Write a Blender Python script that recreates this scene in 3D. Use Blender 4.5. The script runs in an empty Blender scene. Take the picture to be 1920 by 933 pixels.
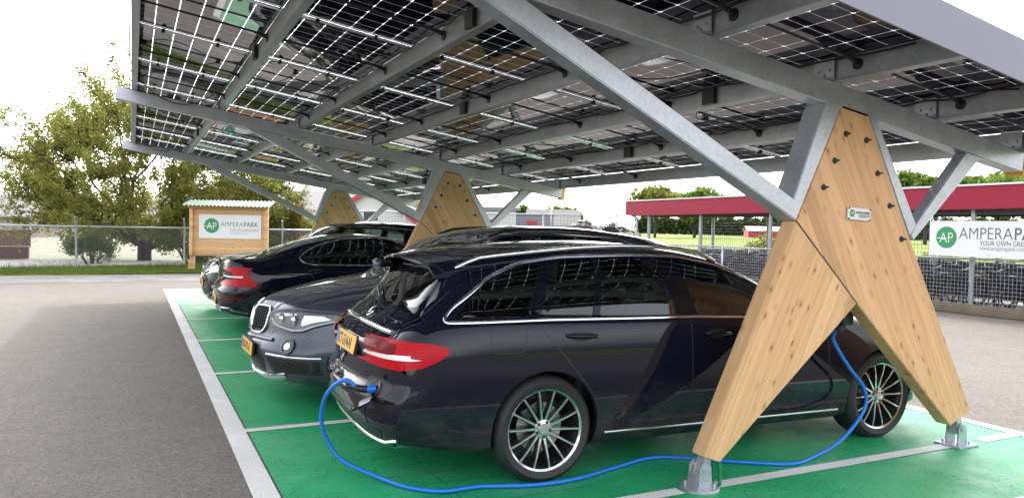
import bpy, bmesh, math, random
import numpy as np
from mathutils import Vector, Matrix, geometry
from mathutils.bvhtree import BVHTree
R = math.radians
random.seed(7)
RNG = np.random.default_rng(11)
sc = bpy.context.scene
col = sc.collection

# ------------------------------------------------------------------ camera
CAMP = Vector((-0.7433, -5.8367, 1.542))
_y, _p, _r = 0.46086, -0.029754, 0.020934
_cy, _sy, _cp, _sp = math.cos(_y), math.sin(_y), math.cos(_p), math.sin(_p)
FW = Vector((_sy*_cp, _cy*_cp, _sp)); _r0 = Vector((_cy, -_sy, 0)); _u0 = _r0.cross(FW)
RT = math.cos(_r)*_r0 + math.sin(_r)*_u0; UP = -math.sin(_r)*_r0 + math.cos(_r)*_u0
cam_d = bpy.data.cameras.new('camera'); cam = bpy.data.objects.new('camera', cam_d); col.objects.link(cam)
m = Matrix((RT, UP, -FW)).transposed().to_4x4(); m.translation = CAMP
cam.matrix_world = m
cam_d.sensor_width = 36; cam_d.lens = 36*1434.24/1920; cam_d.clip_start = 0.05; cam_d.clip_end = 3000
sc.camera = cam

# ------------------------------------------------------------------ world, sun, exposure
SUN_DIR = Vector((1.33, 3.9, 3.3)).normalized()          # towards the sun
w = bpy.data.worlds.new('World'); sc.world = w; w.use_nodes = True
nt = w.node_tree; nt.nodes.clear()
sky = nt.nodes.new('ShaderNodeTexSky'); sky.sky_type = 'NISHITA'; sky.sun_disc = False
sky.sun_elevation = math.asin(SUN_DIR.z); sky.sun_rotation = math.atan2(SUN_DIR.x, SUN_DIR.y)
sky.dust_density = 3.0; sky.air_density = 1.0; sky.ozone_density = 1.0
hs = nt.nodes.new('ShaderNodeHueSaturation'); hs.inputs['Saturation'].default_value = 0.22; hs.inputs['Value'].default_value = 3.9
bg = nt.nodes.new('ShaderNodeBackground'); bg.inputs['Strength'].default_value = 0.15
out = nt.nodes.new('ShaderNodeOutputWorld')
nt.links.new(sky.outputs[0], hs.inputs['Color']); nt.links.new(hs.outputs[0], bg.inputs[0]); nt.links.new(bg.outputs[0], out.inputs[0])
sd = bpy.data.lights.new('sun', 'SUN'); sd.energy = 2.0; sd.angle = R(1.5); sd.color = (1, 0.95, 0.87)
sun = bpy.data.objects.new('sun', sd); col.objects.link(sun)
sun.rotation_euler = SUN_DIR.to_track_quat('Z', 'Y').to_euler()
sc.view_settings.view_transform = 'Standard'; sc.view_settings.look = 'None'
sc.view_settings.exposure = 0.27; sc.view_settings.gamma = 1.0; sc.view_settings.use_curve_mapping = False
sc.render.engine = 'CYCLES'
sc.cycles.max_bounces = 8; sc.cycles.transparent_max_bounces = 24; sc.cycles.glossy_bounces = 4
sc.cycles.caustics_reflective = False; sc.cycles.caustics_refractive = False

# ------------------------------------------------------------------ object helpers
def tag(o, label=None, cat=None, group=None, kind=None):
    if label: o['label'] = label
    if cat: o['category'] = cat
    if group: o['group'] = group
    if kind: o['kind'] = kind
    return o
def thing(name, label, cat, loc=(0, 0, 0), rz=0, group=None):
    o = bpy.data.objects.new(name, None); col.objects.link(o); o.empty_display_size = .2
    o.location = loc; o.rotation_euler = (0, 0, rz)
    return tag(o, label, cat, group)
KIDS = {}
def link(name, me, mats, parent=None):
    o = bpy.data.objects.new(name, me); col.objects.link(o)
    if mats is not None:
        for mm in (mats if isinstance(mats, (list, tuple)) else [mats]): me.materials.append(mm)
    if parent is not None:
        o.parent = parent; KIDS.setdefault(parent.name, []).append(o)
    return o
def copy_tree(o, parent=None):
    c = o.copy(); col.objects.link(c)
    if parent is not None:
        c.parent = parent; KIDS.setdefault(parent.name, []).append(c)
    for ch in list(KIDS.get(o.name, [])): copy_tree(ch, c)
    return c

class MB:
    """collects shapes for ONE mesh"""
    def __init__(s, org=(0, 0, 0)): s.v = []; s.f = []; s.m = []; s.sm = []; s.o = Vector(org)
    def add(s, vs, fs, mi=0, smooth=False):
        b = len(s.v); s.v += [Vector(v) - s.o for v in vs]
        s.f += [[b+i for i in f] for f in fs]; s.m += [mi]*len(fs); s.sm += [smooth]*len(fs)
    def box(s, c, sz, rot=None, mi=0, bev=0.0):
        c = Vector(c); h = [x/2 for x in sz]; rot = rot or Matrix.Identity(3)
        if bev <= 0:
            vs = [c + rot @ Vector((x*h[0], y*h[1], z*h[2])) for x in (-1, 1) for y in (-1, 1) for z in (-1, 1)]
            s.add(vs, [(0, 1, 3, 2), (4, 6, 7, 5), (0, 4, 5, 1), (2, 3, 7, 6), (0, 2, 6, 4), (1, 5, 7, 3)], mi); return
        bm = bmesh.new(); bmesh.ops.create_cube(bm, size=1)
        for v in bm.verts: v.co = Vector((v.co.x*sz[0], v.co.y*sz[1], v.co.z*sz[2]))
        bmesh.ops.bevel(bm, geom=bm.edges[:], offset=bev, segments=3 if bev >= .01 else 1, affect='EDGES', profile=.5)
        bm.verts.index_update()
        s.add([c + rot @ v.co for v in bm.verts], [[v.index for v in f.verts] for f in bm.faces], mi, True); bm.free()
    def bar(s, a, b, wdt, hgt, up=(0, 0, 1), mi=0, bev=0):
        a, b = Vector(a), Vector(b); d = (b-a); L = d.length; d.normalize()
        sd_ = d.cross(Vector(up)).normalized(); u = sd_.cross(d)
        s.box((a+b)/2, (L, wdt, hgt), Matrix((d, sd_, u)).transposed(), mi, bev)
    def tube(s, pts, r, n=8, mi=0, caps=True, smooth=True):
        pts = [Vector(p) for p in pts]; rs = r if isinstance(r, (list, tuple)) else [r]*len(pts)
        t = (pts[1]-pts[0]).normalized(); ref = Vector((0, 0, 1)) if abs(t.z) < .9 else Vector((1, 0, 0))
        nrm = t.cross(ref).normalized(); vs = []
        for i, p in enumerate(pts):
            t2 = (pts[min(i+1, len(pts)-1)] - pts[max(i-1, 0)])
            if t2.length > 1e-9: t2.normalize()
            else: t2 = t
            nrm = (nrm - t2*nrm.dot(t2)); nrm = nrm.normalized() if nrm.length > 1e-6 else t2.orthogonal().normalized()
            bn = t2.cross(nrm)
            for k in range(n):
                a = 2*math.pi*k/n; vs.append(p + (nrm*math.cos(a) + bn*math.sin(a))*rs[i])
        fs = [(i*n+k, i*n+(k+1) % n, (i+1)*n+(k+1) % n, (i+1)*n+k) for i in range(len(pts)-1) for k in range(n)]
        s.add(vs, fs, mi, smooth)
        if caps:
            b = len(s.v)-len(vs); s.f += [[b+k for k in range(n)][::-1], [b+(len(pts)-1)*n+k for k in range(n)]]; s.m += [mi]*2; s.sm += [False]*2
    def lathe(s, prof, n=48, mi=0, axis='y', c=(0, 0, 0), smooth=True):
        vs = []; c = Vector(c)
        for r, t in prof:
            for k in range(n):
                a = 2*math.pi*k/n
                if axis == 'y': vs.append(c+Vector((r*math.cos(a), t, r*math.sin(a))))
                elif axis == 'x': vs.append(c+Vector((t, r*math.cos(a), r*math.sin(a))))
                else: vs.append(c+Vector((r*math.cos(a), r*math.sin(a), t)))
        fs = [(i*n+k, i*n+(k+1) % n, (i+1)*n+(k+1) % n, (i+1)*n+k) for i in range(len(prof)-1) for k in range(n)]
        s.add(vs, fs, mi, smooth)
    def prism(s, poly, y0, y1, plane='xz', mi=0):
        """poly in 2d, extruded along the third axis"""
        def P(a, b, t): return {'xz': (a, t, b), 'xy': (a, b, t), 'yz': (t, a, b)}[plane]
        n = len(poly); vs = [P(a, b, y0) for a, b in poly] + [P(a, b, y1) for a, b in poly]
        s.add(vs, [list(range(n)), list(range(2*n-1, n-1, -1))] + [(i, i+n, (i+1) % n+n, (i+1) % n) for i in range(n)], mi)
    def quad(s, a, b, c, d, mi=0): s.add([a, b, c, d], [(0, 1, 2, 3)], mi)
    def mesh(s, name='m', fix=True):
        me = bpy.data.meshes.new(name); me.from_pydata([tuple(v) for v in s.v], [], s.f)
        me.polygons.foreach_set('material_index', s.m); me.polygons.foreach_set('use_smooth', s.sm); me.update()
        if fix and len(s.f) < 60000:
            bm = bmesh.new(); bm.from_mesh(me); bmesh.ops.recalc_face_normals(bm, faces=bm.faces)
            for e in bm.edges:
                if len(e.link_faces) == 2 and e.calc_face_angle(0) > R(38): e.smooth = False
            bm.to_mesh(me); bm.free()
        return me
    def build(s, name, mats, parent=None, fix=True): return link(name, s.mesh(name, fix), mats, parent)

# ------------------------------------------------------------------ materials
class N:
    def __init__(s, name):
        s.mat = bpy.data.materials.new(name); s.mat.use_nodes = True; s.t = s.mat.node_tree; s.t.nodes.clear()
        s.out = s.t.nodes.new('ShaderNodeOutputMaterial')
    def n(s, typ, props=None, **inp):
        nd = s.t.nodes.new(typ)
        for k, v in (props or {}).items(): setattr(nd, k, v)
        for k, v in inp.items():
            k2 = k.replace('_', ' ')
            s.set(nd, int(k[1:]) if k[0] == 'i' and k[1:].isdigit() else k2, v)
        return nd
    def set(s, nd, k, v):
        if isinstance(v, bpy.types.NodeSocket): s.t.links.new(v, nd.inputs[k])
        elif isinstance(v, bpy.types.Node): s.t.links.new(v.outputs[0], nd.inputs[k])
        else:
            if isinstance(v, tuple) and len(v) == 3 and nd.inputs[k].type == 'RGBA': v = v+(1,)
            nd.inputs[k].default_value = v
    def math(s, op, a, b=0.0, c=None):
        nd = s.t.nodes.new('ShaderNodeMath'); nd.operation = op; s.set(nd, 0, a); s.set(nd, 1, b)
        if c is not None: s.set(nd, 2, c)
        return nd.outputs[0]
    def noise(s, scale, detail=4, rough=.55, vec=None, dist=0):
        nd = s.n('ShaderNodeTexNoise', Scale=scale, Detail=float(detail), Roughness=rough, Distortion=float(dist))
        if vec is not None: s.set(nd, 'Vector', vec)
        return nd.outputs['Fac']
    def ramp(s, fac, stops):
        nd = s.t.nodes.new('ShaderNodeValToRGB'); s.set(nd, 'Fac', fac); e = nd.color_ramp.elements
        while len(e) < len(stops): e.new(.5)
        for el, (p, c) in zip(e, stops):
            el.position = p; el.color = (c, c, c, 1) if isinstance(c, (int, float)) else tuple(c)+(1,)
        return nd.outputs[0]
    def mix(s, fac, a, b, mode='MIX'):
        nd = s.t.nodes.new('ShaderNodeMix'); nd.data_type = 'RGBA'; nd.blend_type = mode
        s.set(nd, 0, fac); s.set(nd, 6, a); s.set(nd, 7, b); return nd.outputs[2]
    def coord(s, which='Object'): return s.n('ShaderNodeTexCoord').outputs[which]
    def mapping(s, vec, scale=(1, 1, 1), rot=(0, 0, 0), loc=(0, 0, 0)):
        nd = s.n('ShaderNodeMapping'); s.set(nd, 'Vector', vec); nd.inputs['Scale'].default_value = scale
        nd.inputs['Rotation'].default_value = rot; nd.inputs['Location'].default_value = loc; return nd.outputs[0]
    def bump(s, h, strength=.3, dist=.01, normal=None):
        nd = s.n('ShaderNodeBump', Height=h, Strength=strength, Distance=dist)
        if normal is not None: s.set(nd, 'Normal', normal)
        return nd.outputs[0]
    def princ(s, color, rough=.5, metal=0.0, normal=None, coat=0.0, coat_rough=.03, spec=.5, trans=None, coat_ior=1.5):
        nd = s.n('ShaderNodeBsdfPrincipled'); s.set(nd, 'Base Color', color); s.set(nd, 'Roughness', rough); s.set(nd, 'Metallic', metal)
        s.set(nd, 'Coat Weight', coat); s.set(nd, 'Coat Roughness', coat_rough); s.set(nd, 'Coat IOR', coat_ior); s.set(nd, 'Specular IOR Level', spec)
        if normal is not None: s.set(nd, 'Normal', normal)
        return nd.outputs[0]
    def done(s, sh): s.t.links.new(sh, s.out.inputs['Surface']); return s.mat

def simple(name, color, rough=.5, metal=0.0, coat=0.0, var=.12, bump=0.0, bscale=60, spec=.5, vs=6):
    k = N(name); co = k.coord()
    n1 = k.noise(vs, 5, .6, co)
    f = k.math('MULTIPLY_ADD', n1, 2*var, 1-var)
    c = k.mix(1.0, color, k.n('ShaderNodeCombineColor', Red=f, Green=f, Blue=f).outputs[0], 'MULTIPLY')
    nrm = k.bump(k.noise(bscale, 3, .6, co), bump, .005) if bump else None
    r = k.math('MULTIPLY_ADD', k.noise(vs*3, 4, .6, co), .16, rough-.08) if rough > .12 else rough
    return k.done(k.princ(c, r, metal, nrm, coat, spec=spec))

M = {}
def asphalt():
    k = N('asphalt'); co = k.coord()
    big = k.noise(.35, 5, .6, co); mid = k.noise(3.5, 5, .6, co); fine = k.noise(160, 3, .7, co)
    v = k.n('ShaderNodeTexVoronoi', {'feature': 'F1'}, Scale=110.0); k.set(v, 'Vector', co)
    base = k.ramp(big, [(.3, (.150, .134, .119)), (.7, (.186, .166, .148))])
    base = k.mix(.35, base, k.ramp(mid, [(.35, (.145, .128, .112)), (.65, (.215, .192, .168))]))
    base = k.mix(1.0, base, k.ramp(v.outputs['Color'], [(.1, .74), (.9, 1.22)]), 'MULTIPLY')
    base = k.mix(1.0, base, k.ramp(fine, [(.35, .84), (.65, 1.13)]), 'MULTIPLY')
    st = k.noise(1.1, 6, .7, co, 1.5)
    base = k.mix(k.ramp(st, [(.62, 0.0), (.74, .18)]), base, (.09, .085, .08))
    base = k.mix(1.0, base, k.ramp(k.noise(28, 4, .75, co), [(.35, .82), (.65, 1.16)]), 'MULTIPLY')
    nrm = k.bump(k.math('ADD', v.outputs['Distance'], k.noise(240, 2, .6, co)), .7, .004)
    return k.done(k.princ(base, .85, 0, nrm, spec=.3))
M['asphalt'] = asphalt()
def paving():
    k = N('concrete_paving'); co = k.coord()
    b = k.n('ShaderNodeTexBrick', Scale=1.0, Mortar_Size=.004); b.offset = .5
    k.set(b, 'Vector', co); k.set(b, 'Color1', (.25, .235, .215)); k.set(b, 'Color2', (.21, .20, .185)); k.set(b, 'Mortar', (.12, .11, .1))
    b.inputs['Brick Width'].default_value = .3; b.inputs['Row Height'].default_value = .3
    c = k.mix(1.0, b.outputs[0], k.ramp(k.noise(1.3, 5, .6, co), [(.3, .8), (.7, 1.15)]), 'MULTIPLY')
    return k.done(k.princ(c, .85, 0, k.bump(k.noise(80, 4, .6, co), .4, .004), spec=.3))
M['paving'] = paving()
def green_paint():
    k = N('green_floor_paint'); co = k.coord()
    big = k.noise(.8, 5, .65, co); mid = k.noise(9, 5, .6, co)
    c = k.ramp(big, [(.30, (.004, .300, .095)), (.55, (.020, .370, .140)), (.75, (.090, .430, .220))])
    c = k.mix(k.ramp(mid, [(.55, 0.0), (.8, .25)]), c, (.09, .28, .17))
    # dark pits where the grit shows through
    v = k.n('ShaderNodeTexVoronoi', {'feature': 'F1'}, Scale=31.0, Randomness=1.0); k.set(v, 'Vector', co)
    pit = k.math('MULTIPLY', k.math('LESS_THAN', v.outputs['Distance'], .21), k.ramp(k.noise(2.2, 4, .6, co), [(.40, 0.0), (.56, 1.0)]))
    c = k.mix(pit, c, (.012, .045, .025))
    gr = k.noise(85, 3, .75, co); c = k.mix(1.0, c, k.ramp(gr, [(.3, .72), (.7, 1.28)]), 'MULTIPLY')
    wear = k.noise(1.0, 6, .72, k.mapping(co, scale=(.55, 2.2, 1)), 1.2); c = k.mix(k.ramp(wear, [(.55, 0.0), (.72, .40)]), c, (.16, .36, .26))
    dirt = k.noise(1.0, 5, .7, k.mapping(co, scale=(.5, 3.0, 1), loc=(3, 7, 0)), .8); c = k.mix(k.ramp(dirt, [(.60, 0.0), (.75, .45)]), c, (.02, .10, .05))
    # paver joints under the paint in the covered bays
    mp = k.mapping(co, rot=(0, 0, R(0)))
    b = k.n('ShaderNodeTexBrick', Scale=1.0, Mortar_Size=.006); k.set(b, 'Vector', mp); b.offset = .5
    b.inputs['Brick Width'].default_value = .62; b.inputs['Row Height'].default_value = .2
    k.set(b, 'Color1', (0, 0, 0)); k.set(b, 'Color2', (0, 0, 0)); k.set(b, 'Mortar', (1, 1, 1))
    sep = k.n('ShaderNodeSeparateXYZ', Vector=co)
    inx = k.math('MULTIPLY', k.math('GREATER_THAN', sep.outputs[0], .62), k.math('LESS_THAN', sep.outputs[0], 1.75))
    jt = k.math('MULTIPLY', k.math('MULTIPLY', b.outputs['Color'], inx), .5)
    c = k.mix(jt, c, (.008, .07, .03))
    h = k.math('ADD', k.math('MULTIPLY', k.noise(120, 4, .65, co), .6), k.math('MULTIPLY', k.math('ADD', jt, pit), -1.2))
    r = k.ramp(k.noise(5, 4, .6, co), [(.3, .38), (.7, .55)])
    return k.done(k.princ(c, r, 0, k.bump(h, .55, .004), spec=.55))
M['green'] = green_paint()
def white_paint():
    k = N('white_road_paint'); co = k.coord()
    c = k.ramp(k.noise(1.7, 5, .6, co), [(.3, (.62, .61, .59)), (.7, (.78, .77, .75))])
    v = k.n('ShaderNodeTexVoronoi', Scale=70.0); k.set(v, 'Vector', co)
    pit = k.math('MULTIPLY', k.math('LESS_THAN', v.outputs['Distance'], .2), k.ramp(k.noise(6, 3, .6, co), [(.4, 0.0), (.6, .9)]))
    c = k.mix(pit, c, (.25, .25, .24))
    ch = k.noise(14, 6, .8, co); c = k.mix(k.ramp(ch, [(.60, 0.0), (.66, .55)]), c, (.27, .27, .25))
    c = k.mix(k.ramp(k.noise(1.0, 5, .7, k.mapping(co, scale=(2.5, .9, 1))), [(.55, 0.0), (.75, .35)]), c, (.38, .37, .34))
    return k.done(k.princ(c, .6, 0, k.bump(k.noise(130, 4, .6, co), .4, .003), spec=.4))
M['white'] = white_paint()
def galv(name='galvanised_steel', tone=1.0):
    k = N(name); co = k.coord()
    v = k.n('ShaderNodeTexVoronoi', {'feature': 'F1'}, Scale=55.0); k.set(v, 'Vector', co)
    b = k.noise(4, 5, .6, co)
    c = k.mix(.5, k.ramp(v.outputs['Color'], [(.0, (.40*tone, .41*tone, .46*tone)), (1, (.60*tone, .615*tone, .67*tone))]), k.ramp(b, [(.3, (.36*tone, .37*tone, .42*tone)), (.7, (.60*tone, .61*tone, .67*tone))]))
    r = k.ramp(b, [(.3, .30), (.7, .48)])
    return k.done(k.princ(c, r, .6, k.bump(k.noise(35, 4, .6, co), .08, .004)))
M['galv'] = galv(); M['galv_dull'] = galv('galvanised_purlin', .8)
M['alu'] = simple('bare_aluminium', (.78, .78, .80), .18, 1.0, var=.06)
M['fascia'] = simple('grey_lilac_fascia', (.235, .225, .29), .5, 0, var=.05)
def wood(name, rz, dark=1.0, tint=(1, 1, 1)):
    """glued larch boards; grain runs along local direction given by angle rz in the XZ plane"""
    k = N(name); co = k.coord()
    mp = k.mapping(co, rot=(0, rz, 0))        # x' = along grain after rotation about Y
    sep = k.n('ShaderNodeSeparateXYZ', Vector=mp)
    lam = k.math('FLOOR', k.math('DIVIDE', sep.outputs[2], .105))
    wn = k.n('ShaderNodeTexWhiteNoise', {'noise_dimensions': '1D'}, W=lam)
    seg = k.math('FLOOR', k.math('DIVIDE', sep.outputs[0], 1.9))
    off = k.n('ShaderNodeCombineXYZ', X=k.math('MULTIPLY', wn.outputs['Value'], 9.0), Y=0.0, Z=k.math('MULTIPLY', lam, .37))
    gv = k.n('ShaderNodeVectorMath', {'operation': 'ADD'}, i0=mp, i1=off.outputs[0]).outputs[0]
    g1 = k.noise(1.0, 6, .62, k.mapping(gv, scale=(1.1, 14, 26)), .9)
    g2 = k.noise(1.0, 4, .6, k.mapping(gv, scale=(3.5, 60, 120)))
    c = k.ramp(g1, [(.25, (.52*dark, .300*dark, .130*dark)), (.5, (.66*dark, .430*dark, .215*dark)), (.75, (.76*dark, .54*dark, .31*dark))])
    c = k.mix(.35, c, k.ramp(g2, [(.3, (.50*dark, .29*dark, .13*dark)), (.7, (.78*dark, .56*dark, .32*dark))]))
    c = k.mix(1.0, c, k.ramp(wn.outputs['Value'], [(0, (.82, .79, .76)), (1, (1.14, 1.12, 1.10))]), 'MULTIPLY')
    # knots
    v = k.n('ShaderNodeTexVoronoi', {'feature': 'F1'}, Scale=1.0, Randomness=1.0); k.set(v, 'Vector', k.mapping(gv, scale=(7.5, 6.0, 17)))
    ksel = k.math('GREATER_THAN', k.n('ShaderNodeSeparateColor', Color=v.outputs['Color']).outputs[0], .42)
    kn = k.math('MULTIPLY', k.ramp(v.outputs['Distance'], [(.06, .9), (.13, .0)]), ksel)
    kn2 = k.math('MULTIPLY', k.ramp(v.outputs['Distance'], [(.12, .5), (.34, .0)]), ksel)
    c = k.mix(kn2, c, (.36*dark, .17*dark, .06*dark)); c = k.mix(kn, c, (.17*dark, .065*dark, .025*dark))
    c = k.mix(1.0, c, tint, 'MULTIPLY')
    fr = k.math('FRACT', k.math('DIVIDE', sep.outputs[2], .105))
    ln = k.math('LESS_THAN', fr, .022)
    c = k.mix(k.math('MULTIPLY', ln, .45), c, (.2, .1, .04))
    return k.done(k.princ(c, .62, 0, k.bump(k.math('SUBTRACT', g2, ln), .25, .003), spec=.3))
M['wood_left'] = wood('larch_left_leg', R(64), 1.0, (1.02, .95, .97))
M['wood_right'] = wood('larch_right_leg', R(-61), .97, (1.03, .92, .95))
M['wood_board'] = wood('pine_board', 0.0, 1.0, (1.0, .95, .98))
def cells():
    k = N('solar_cells'); co = k.coord(); sep = k.n('ShaderNodeSeparateXYZ', Vector=co)
    px, py = .1640, .1620
    fx = k.math('ABSOLUTE', k.math('SUBTRACT', k.math('FRACT', k.math('ADD', k.math('DIVIDE', sep.outputs[0], px), 3.0)), .5))
    fy = k.math('ABSOLUTE', k.math('SUBTRACT', k.math('FRACT', k.math('ADD', k.math('DIVIDE', sep.outputs[1], py), 5.0)), .5))
    gap = k.math('GREATER_THAN', fx, .5-.015)
    gap = k.math('MAXIMUM', gap, k.math('GREATER_THAN', fy, .5-.016))
    gap = k.math('MAXIMUM', gap, k.math('GREATER_THAN', k.math('ADD', fx, fy), 1-.075))
    gap = k.math('MULTIPLY', gap, k.math('LESS_THAN', k.math('ABSOLUTE', sep.outputs[0]), px*3-.004))
    gap = k.math('MULTIPLY', gap, k.math('LESS_THAN', k.math('ABSOLUTE', sep.outputs[1]), py*5-.001))
    bus = k.math('LESS_THAN', k.math('ABSOLUTE', k.math('SUBTRACT', k.math('FRACT', k.math('MULTIPLY', k.math('DIVIDE', sep.outputs[0], px), 4.0)), .5)), .03)
    c = k.ramp(k.noise(1.3, 4, .6, co), [(.3, (.004, .004, .020)), (.7, (.014, .006, .022))])
    c = k.mix(k.math('MULTIPLY', bus, .05), c, (.4, .4, .42))
    cell = k.princ(c, .03, 0, spec=.46); cell.node.inputs['Specular Tint'].default_value = (.92, .78, .88, 1)
    tr = k.n('ShaderNodeBsdfTransparent', Color=(.93, .95, .96)).outputs[0]
    tl = k.n('ShaderNodeBsdfTranslucent', Color=(.9, .9, .92)).outputs[0]
    g = k.n('ShaderNodeMixShader', Fac=.35, i1=tr, i2=tl).outputs[0]
    return k.done(k.n('ShaderNodeMixShader', Fac=gap, i1=cell, i2=g).outputs[0])
M['cells'] = cells()
M['black'] = simple('black_plastic', (.012, .012, .013), .42, 0, var=.1)
M['rubber'] = simple('tyre_rubber', (.018, .018, .020), .62, 0, var=.15, bump=.15, bscale=90)
M['cable'] = simple('black_cable', (.010, .010, .011), .4)
M['chrome'] = simple('chrome', (.82, .82, .84), .07, 1.0, var=.02)
M['satin'] = simple('satin_silver', (.62, .62, .64), .24, 1.0, var=.03)
def paint(name, c, fl, metal=0.0):
    k = N(name); co = k.coord()
    n = k.noise(900, 1, .5, co); cc = k.mix(n, c, fl)
    z = k.n('ShaderNodeSeparateXYZ', Vector=co).outputs[2]
    film = k.math('MULTIPLY', k.ramp(z, [(.22, 1.0), (.62, 0.0)]), k.ramp(k.noise(5, 6, .75, k.mapping(co, scale=(1, 1, 2))), [(.38, 0.0), (.75, .42)]))   # road film on the sills
    spots = k.math('MULTIPLY', k.ramp(k.noise(70, 4, .8, co), [(.60, 0.0), (.75, .10)]), k.ramp(k.noise(2, 4, .6, co), [(.4, .2), (.7, 1.0)]))
    f = k.math('MAXIMUM', film, spots); cc = k.mix(f, cc, (.13, .115, .095))
    sh = k.princ(cc, .38, metal, None, 1.0, k.math('MULTIPLY_ADD', f, .35, .004), spec=.0, coat_ior=1.41)
    k.set(sh.node, 'Coat Weight', k.math('SUBTRACT', 1.0, f)); return k.done(sh)
M['paint_merc'] = paint('obsidian_paint', (.003, .0034, .010), (.006, .0068, .018))
M['paint_bmw'] = paint('mineral_grey_paint', (.030, .036, .052), (.085, .095, .125), .55)
M['paint_volvo'] = paint('dark_blue_black_paint', (.002, .0024, .008), (.004, .005, .012))
M['paint_far'] = paint('black_paint', (.003, .003, .006), (.006, .006, .010))
def glass(name, tint, rough=0.0, ior=1.5, gain=1.7):
    k = N(name); fr = k.n('ShaderNodeFresnel', IOR=ior).outputs[0]
    t = k.n('ShaderNodeBsdfTransparent', Color=tint).outputs[0]; g = k.n('ShaderNodeBsdfGlossy', Roughness=rough, Color=(1, 1, 1)).outputs[0]
    return k.done(k.n('ShaderNodeMixShader', Fac=k.math('MULTIPLY_ADD', fr, gain, .02), i1=t, i2=g).outputs[0])
M['glass'] = glass('tinted_window_glass', (.42, .52, .48))
M['privacy'] = glass('privacy_window_glass', (.13, .16, .17))
M['lens'] = glass('clear_lamp_lens', (.95, .96, .97), ior=1.3, gain=.6)
def redlens():
    k = N('red_lamp_lens'); co = k.coord()
    st = k.math('FRACT', k.math('MULTIPLY', k.n('ShaderNodeSeparateXYZ', Vector=co).outputs[2], 55.0))
    c = k.mix(k.math('MULTIPLY', k.math('LESS_THAN', st, .3), .5), (.46, .004, .012), (.30, .002, .008))
    return k.done(k.princ(c, .3, 0, None, .22, .02, coat_ior=1.3, spec=.1))
M['red'] = redlens()
M['red_dark'] = simple('dark_red_lens', (.16, .003, .006), .35, 0, 0, var=.2, spec=.1)
M['lamp_white'] = simple('white_lamp_stripe', (.78, .74, .74), .2, 0, 1.0)
M['yellow_plate'] = simple('yellow_plate', (.78, .42, .03), .4, var=.04)
M['blue_plate'] = simple('blue_plate_band', (.02, .06, .45), .4)
M['ink'] = simple('black_ink', (.01, .01, .01), .5)
M['interior'] = simple('dark_interior', (.02, .02, .022), .7)
M['seat'] = simple('dark_seat_leather', (.028, .027, .028), .5)
M['rim_face'] = simple('machined_rim', (.62, .62, .63), .20, 1.0, var=.04)
M['rim_dark'] = simple('grey_rim', (.05, .05, .055), .35, .6)
M['lamp_bowl'] = simple('smoked_lamp_bowl', (.10, .10, .12), .3, .6)
M['disc'] = simple('brake_disc', (.42, .41, .40), .35, 1.0)
M['bluecable'] = simple('blue_charging_cable', (.008, .16, .62), .38, var=.05)
M['sign_white'] = simple('white_sign_panel', (.74, .74, .75), .45, var=.03)
M['logo_green'] = simple('logo_green', (.035, .27, .10), .5, var=.03)
M['sign_grey'] = simple('grey_lettering', (.10, .11, .12), .5)
M['sign_light_grey'] = simple('light_grey_lettering', (.30, .31, .32), .5)
M['red_fascia'] = simple('red_shed_fascia', (.30, .012, .040), .5, var=.08, spec=.3)
M['dark_steel'] = simple('dark_grey_steel', (.06, .065, .07), .5, .3)
M['kerb'] = simple('mossy_concrete', (.16, .13, .09), .9, var=.35, bump=.4, vs=3)
M['yellow'] = simple('yellow_clamp', (.85, .42, .01), .45)

# ------------------------------------------------------------------ ground
def sheet(name, x0, y0, x1, y1, z, mat, sub=1):
    b = MB()
    nx = max(1, int(sub)); 
    for i in range(nx):
        xa = x0+(x1-x0)*i/nx; xb = x0+(x1-x0)*(i+1)/nx
        b.quad((xa, y0, z), (xb, y0, z), (xb, y1, z), (xa, y1, z))
    return tag(b.build(name, mat), kind='structure')
def field_mat():
    k = N('meadow'); co = k.coord()
    c = k.ramp(k.noise(.25, 6, .65, co), [(.3, (.13, .17, .03)), (.55, (.20, .25, .045)), (.75, (.26, .27, .08))])
    c = k.mix(.4, c, k.ramp(k.noise(9, 5, .7, co), [(.3, (.06, .10, .02)), (.7, (.26, .30, .07))]))
    return k.done(k.princ(c, .95, 0, k.bump(k.noise(20, 5, .7, co), .8, .05), spec=.15))
M['field'] = field_mat()
sheet('ground', -900, -900, 900, 900, -.02, M['field'])
sheet('asphalt_yard', -60, -60, 13.95, 16.3, -.004, M['asphalt'])
sheet('far_yard', -60, 20.6, 30, 75, -.012, simple('weedy_dirt', (.17, .165, .11), .95, var=.4, bump=.5, vs=1.5))
sheet('stone_bed', -14, 20.7, 6, 24.0, -.006, simple('pale_gravel', (.46, .45, .43), .9, var=.35, bump=.5, vs=9))
sheet('footpath', -60, 15.0, 9.0, 17.55, .000, M['paving'])
SX, SP = 5.45, 2.2916
sheet('green_parking_floor', 0.02, -3.25, SX-.02, 12.42, .004, M['green'])
LN = []
def line(x0, y0, x1, y1, z=.008): return sheet('painted_line', x0, y0, x1, y1, z, M['white'])
line(-.135, -3.3, .005, 12.42)                       # wide left edge line
line(SX-.03, -3.3, SX+.09, 12.42, .0085)
line(.005, 12.36, SX-.03, 12.46)
for i in range(0, 5):
    line(.005, SP*i-.045, SX-.03, SP*i+.045)
line(.005, SP*5-.045+.2, SX-.03, SP*5+.045+.2)
yA = -SP-.0
line(.9, yA-.05, 2.16, yA+.05); line(2.42, yA-.05, 4.66, yA+.05); line(4.98, yA-.05, SX-.03, yA+.05)
line(.005, -3.3, SX-.03, -3.17)

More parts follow.
